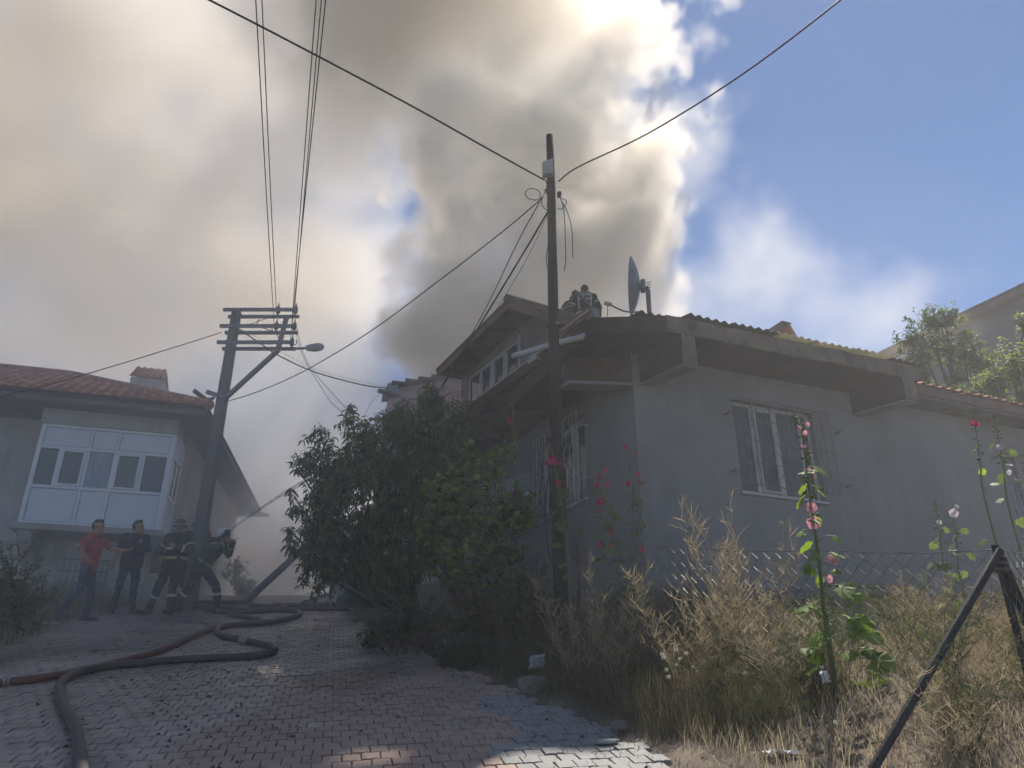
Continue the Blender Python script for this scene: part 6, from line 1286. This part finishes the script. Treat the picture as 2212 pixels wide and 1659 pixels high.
# ------------------------------------------------------------------ smoke (a density grid) and haze (even air)
def fbm(shape, cell, octs, seed, gain=.55):
    rg = np.random.default_rng(seed); out = np.zeros(shape, np.float32); a = 1.0; tot = 0.0
    for o in range(octs):
        c = max(cell/2**o, 1.01); A = rg.random([int(n/c)+3 for n in shape]).astype(np.float32)
        for ax, n in enumerate(shape):
            t = np.arange(n)/c; i = t.astype(int); f = (t-i).astype(np.float32); f = f*f*(3-2*f); sh = [1, 1, 1]; sh[ax] = n; f = f.reshape(sh)
            A = np.take(A, i, ax)*(1-f)+np.take(A, i+1, ax)*f
        out += a*A; tot += a; a *= gain
    return out/tot
def volume(name, lo, hi, dens, mat):
    n = dens.shape; me = bpy.data.meshes.new(name); me.vertices.add(dens.size)
    a = me.attributes.new('d', 'FLOAT', 'POINT'); a.data.foreach_set('value', dens.ravel().astype(np.float32))
    ob = link(bpy.data.objects.new(name, me)); ng = bpy.data.node_groups.new(name, 'GeometryNodeTree')
    ng.interface.new_socket('Geometry', in_out='INPUT', socket_type='NodeSocketGeometry'); ng.interface.new_socket('Geometry', in_out='OUTPUT', socket_type='NodeSocketGeometry')
    N, L = ng.nodes.new, ng.links.new; gi, go = N('NodeGroupInput'), N('NodeGroupOutput')
    vc = N('GeometryNodeVolumeCube'); vc.inputs['Min'].default_value = lo; vc.inputs['Max'].default_value = hi
    for k, c in enumerate('XYZ'): vc.inputs['Resolution '+c].default_value = n[k]
    pos = N('GeometryNodeInputPosition'); sub = N('ShaderNodeVectorMath'); sub.operation = 'SUBTRACT'; sub.inputs[1].default_value = lo; L(pos.outputs[0], sub.inputs[0])
    dv = N('ShaderNodeVectorMath'); dv.operation = 'DIVIDE'; dv.inputs[1].default_value = [(hi[k]-lo[k])/(n[k]-1) for k in range(3)]; L(sub.outputs[0], dv.inputs[0])
    sx = N('ShaderNodeSeparateXYZ'); L(dv.outputs[0], sx.inputs[0])
    def rnd(s): m = N('ShaderNodeMath'); m.operation = 'ROUND'; L(s, m.inputs[0]); return m.outputs[0]
    def ma(p, b, c): m = N('ShaderNodeMath'); m.operation = 'MULTIPLY_ADD'; L(p, m.inputs[0]); m.inputs[1].default_value = b; L(c, m.inputs[2]); return m.outputs[0]
    x, y, z = [rnd(s) for s in sx.outputs[:3]]; fi = N('FunctionNodeFloatToInt'); L(ma(ma(x, n[1], y), n[2], z), fi.inputs[0])
    si = N('GeometryNodeSampleIndex'); si.data_type = 'FLOAT'; si.domain = 'POINT'; na = N('GeometryNodeInputNamedAttribute'); na.data_type = 'FLOAT'; na.inputs['Name'].default_value = 'd'
    L(gi.outputs[0], si.inputs['Geometry']); L(na.outputs['Attribute'], si.inputs['Value']); L(fi.outputs[0], si.inputs['Index']); L(si.outputs[0], vc.inputs['Density'])
    sm = N('GeometryNodeSetMaterial'); sm.inputs['Material'].default_value = mat; L(vc.outputs[0], sm.inputs[0]); L(sm.outputs[0], go.inputs[0])
    ob.modifiers.new('smoke', 'NODES').node_group = ng; me.materials.append(mat); return ob
def billow(shape, cell, octs, seed, gain=.55):
    out = 0; a = 1.0; tot = 0
    for o in range(octs): out = out+a*np.abs(2*fbm(shape, cell/2**o, 1, seed*31+o)-1); tot += a; a *= gain
    return out/tot
def grid(lo, hi, v):
    n = [int(round((hi[k]-lo[k])/v)) for k in range(3)]; hi = [lo[k]+(n[k]-1)*v for k in range(3)]
    return n, hi, np.meshgrid(*[np.linspace(lo[k], hi[k], n[k], dtype=np.float32) for k in range(3)], indexing='ij')
def shape(XYZ, bl):
    X, Y, Z = XYZ; S = np.full(X.shape, -9, np.float32)
    for b in bl:
        px, py, Yd, rpx = b[:4]; p = at(px, py, Yd); d = (p-Vector((0, 0, EYE))).length; r = rpx/FPX*d; ry = b[4] if len(b) > 4 else r
        S = np.maximum(S, 1-np.sqrt(((X-p.x)/r)**2+((Y-p.y)/ry)**2+((Z-p.z)/r)**2))
    return S
def build_smoke():
    # the boiling column and the thin wisps to its right: fine grid
    v = .18; lo = [-10, 15, 7.0]; n, hi, G = grid(lo, [16.5, 33.5, 45.], v)
    ramp = np.clip((G[2]-6)/20, .22, 1.0); W = [(fbm(n, 6/v, 4, s)-.5)*5.5*ramp for s in (1, 2, 3)]; XYZ = [G[k]+W[k] for k in range(3)]
    core = shape(XYZ, [(1180, 720, 20, 225, 3.2), (1195, 640, 20, 225, 3.2), (1185, 520, 21, 225, 3.4), (1090, 600, 21, 150, 3), (1150, 380, 22.5, 220, 3.6), (1085, 240, 24, 265, 4), (1035, 90, 26, 275, 4.5), (985, -110, 28, 330, 5), (940, 180, 25, 170, 3), (1000, 720, 21, 120, 2.4), (1060, 640, 21, 120, 2.4)])
    wisp = shape(XYZ, [(1480, 260, 25, 130, 3), (1450, 400, 25, 100, 2.5), (1640, 560, 25, 180, 3), (1560, 670, 24, 200, 3), (1440, 620, 23, 120, 2.5), (1690, 640, 24.5, 170, 3), (1790, 680, 25, 180, 3), (1930, 690, 25, 120, 3)])
    bl = billow(n, 4.2/v, 5, 5, .6); f1 = fbm(n, 2.4/v, 4, 11, .75)-.5; f3 = fbm(n, 5.5/v, 3, 13)-.5
    d = np.clip((core*1.35+(bl-.33)*1.7+f1*1.8+.16)*6.5, 0, 1)*np.clip(.62+3.2*f3+2.2*f1, .06, 2.1)*np.interp(G[2], [12, 19, 30], [1.8, 1.15, .8]).astype(np.float32)*SMOKE['core']
    d = np.maximum(d, np.clip((wisp+f1*2.6-.10)*1.3, 0, 1)*SMOKE['wisp'])
    d *= sstep(7.0, 8.5, G[2])*sstep(15.0, 16.5, G[1])*sstep(45, 43, G[2])
    d[d < .003] = 0
    mt = VOL('smoke', SMOKE['col'], 1.0, SMOKE['g']); mv = VOL('grey_smoke', SMOKE['veilcol'], 1.0, SMOKE['g'])
    o = volume('smoke', tuple(lo), tuple(hi), d, mt); tag(o, 'thick tan grey smoke column pouring up from behind the roof', 'smoke', kind='stuff')
    # the wide veil that has drifted left, and the smoke standing in the street: coarse grid
    v = .5; lo = [-40, 15, 3.4]; n, hi, G = grid(lo, [4, 42, 46.], v)
    W = [(fbm(n, 8/v, 4, s+20)-.5)*6.0 for s in (1, 2, 3)]; XYZ = [G[k]+W[k] for k in range(3)]
    veil = shape(XYZ, [(330, 150, 32, 560, 7), (90, 480, 32, 470, 6), (640, 60, 31, 380, 6), (520, 560, 32, 330, 5), (250, 700, 33, 300, 4), (760, -80, 31, 420, 7)])
    f2 = fbm(n, 8/v, 5, 12, .62)-.5
    d = np.clip((veil+f2*1.9+.10)*1.5, 0, 1)*np.clip(.8+1.6*f2, .2, 1.6)*SMOKE['veil']
    d *= sstep(3.4, 4.6, G[2])*sstep(15, 17, G[1])
    d[d < .002] = 0
    o = volume('drifting_smoke', tuple(lo), tuple(hi), d, mv); tag(o, 'wide veil of tan smoke drifting left over the street', 'smoke', kind='stuff')
    # paler smoke standing in the far end of the street
    v = .5; lo = [-24, 16.5, 3.4]; n, hi, G = grid(lo, [0, 38, 19.], v); f4 = fbm(n, 5/v, 4, 44, .6)-.5
    d = np.clip((shape(G, [(600, 1090, 27, 300, 8), (660, 1240, 22, 150, 4), (560, 1180, 24, 200, 5), (700, 950, 25, 230, 6)])+f4*.9+.1)*1.1, 0, 1)*SMOKE['street']*sstep(3.4, 4.6, G[2])*sstep(16.5, 18.5, G[1]); d[d < .002] = 0
    o = volume('street_smoke', tuple(lo), tuple(hi), d, VOL('white_smoke', (.985, .98, .968), 1.0, .2)); tag(o, 'pale smoke filling the far end of the street', 'smoke', kind='stuff')
    # a soft body of thin smoke lying over the lower street on the left
    m = MB(); m.ball((-9, 15.5, 4.5), 1.0, 24, (8.5, 8.0, 6.5)); o = m.build('thin_smoke', VOL('thin_smoke', (.95, .95, .94), SMOKE['near'], .2), smooth=True); tag(o, 'thin smoke lying over the lower street on the left', 'smoke', kind='stuff')
    m = MB(); m.ball((2.2, 9.6, 4.6), 1.0, 24, (6.5, 4.2, 4.2)); o = m.build('thin_smoke', VOL('thin_smoke_at_house', (.95, .95, .945), .005, .2), smooth=True); tag(o, 'thin smoke drifting past the grey house wall', 'smoke', kind='stuff')
    # thin even haze over the whole street
    m = MB(); m.box(-114, 114, -54, 114, -13.5, 18.6); h = m.build('haze', VOL('haze', (.86, .88, .92), SMOKE['haze'], .2)); tag(h, kind='stuff')
SMOKE = dict(core=.34, veil=.26, wisp=.07, street=.34, near=.028, col=(.972, .903, .79), veilcol=(.855, .805, .735), g=.35, haze=.0030)
build_smoke()
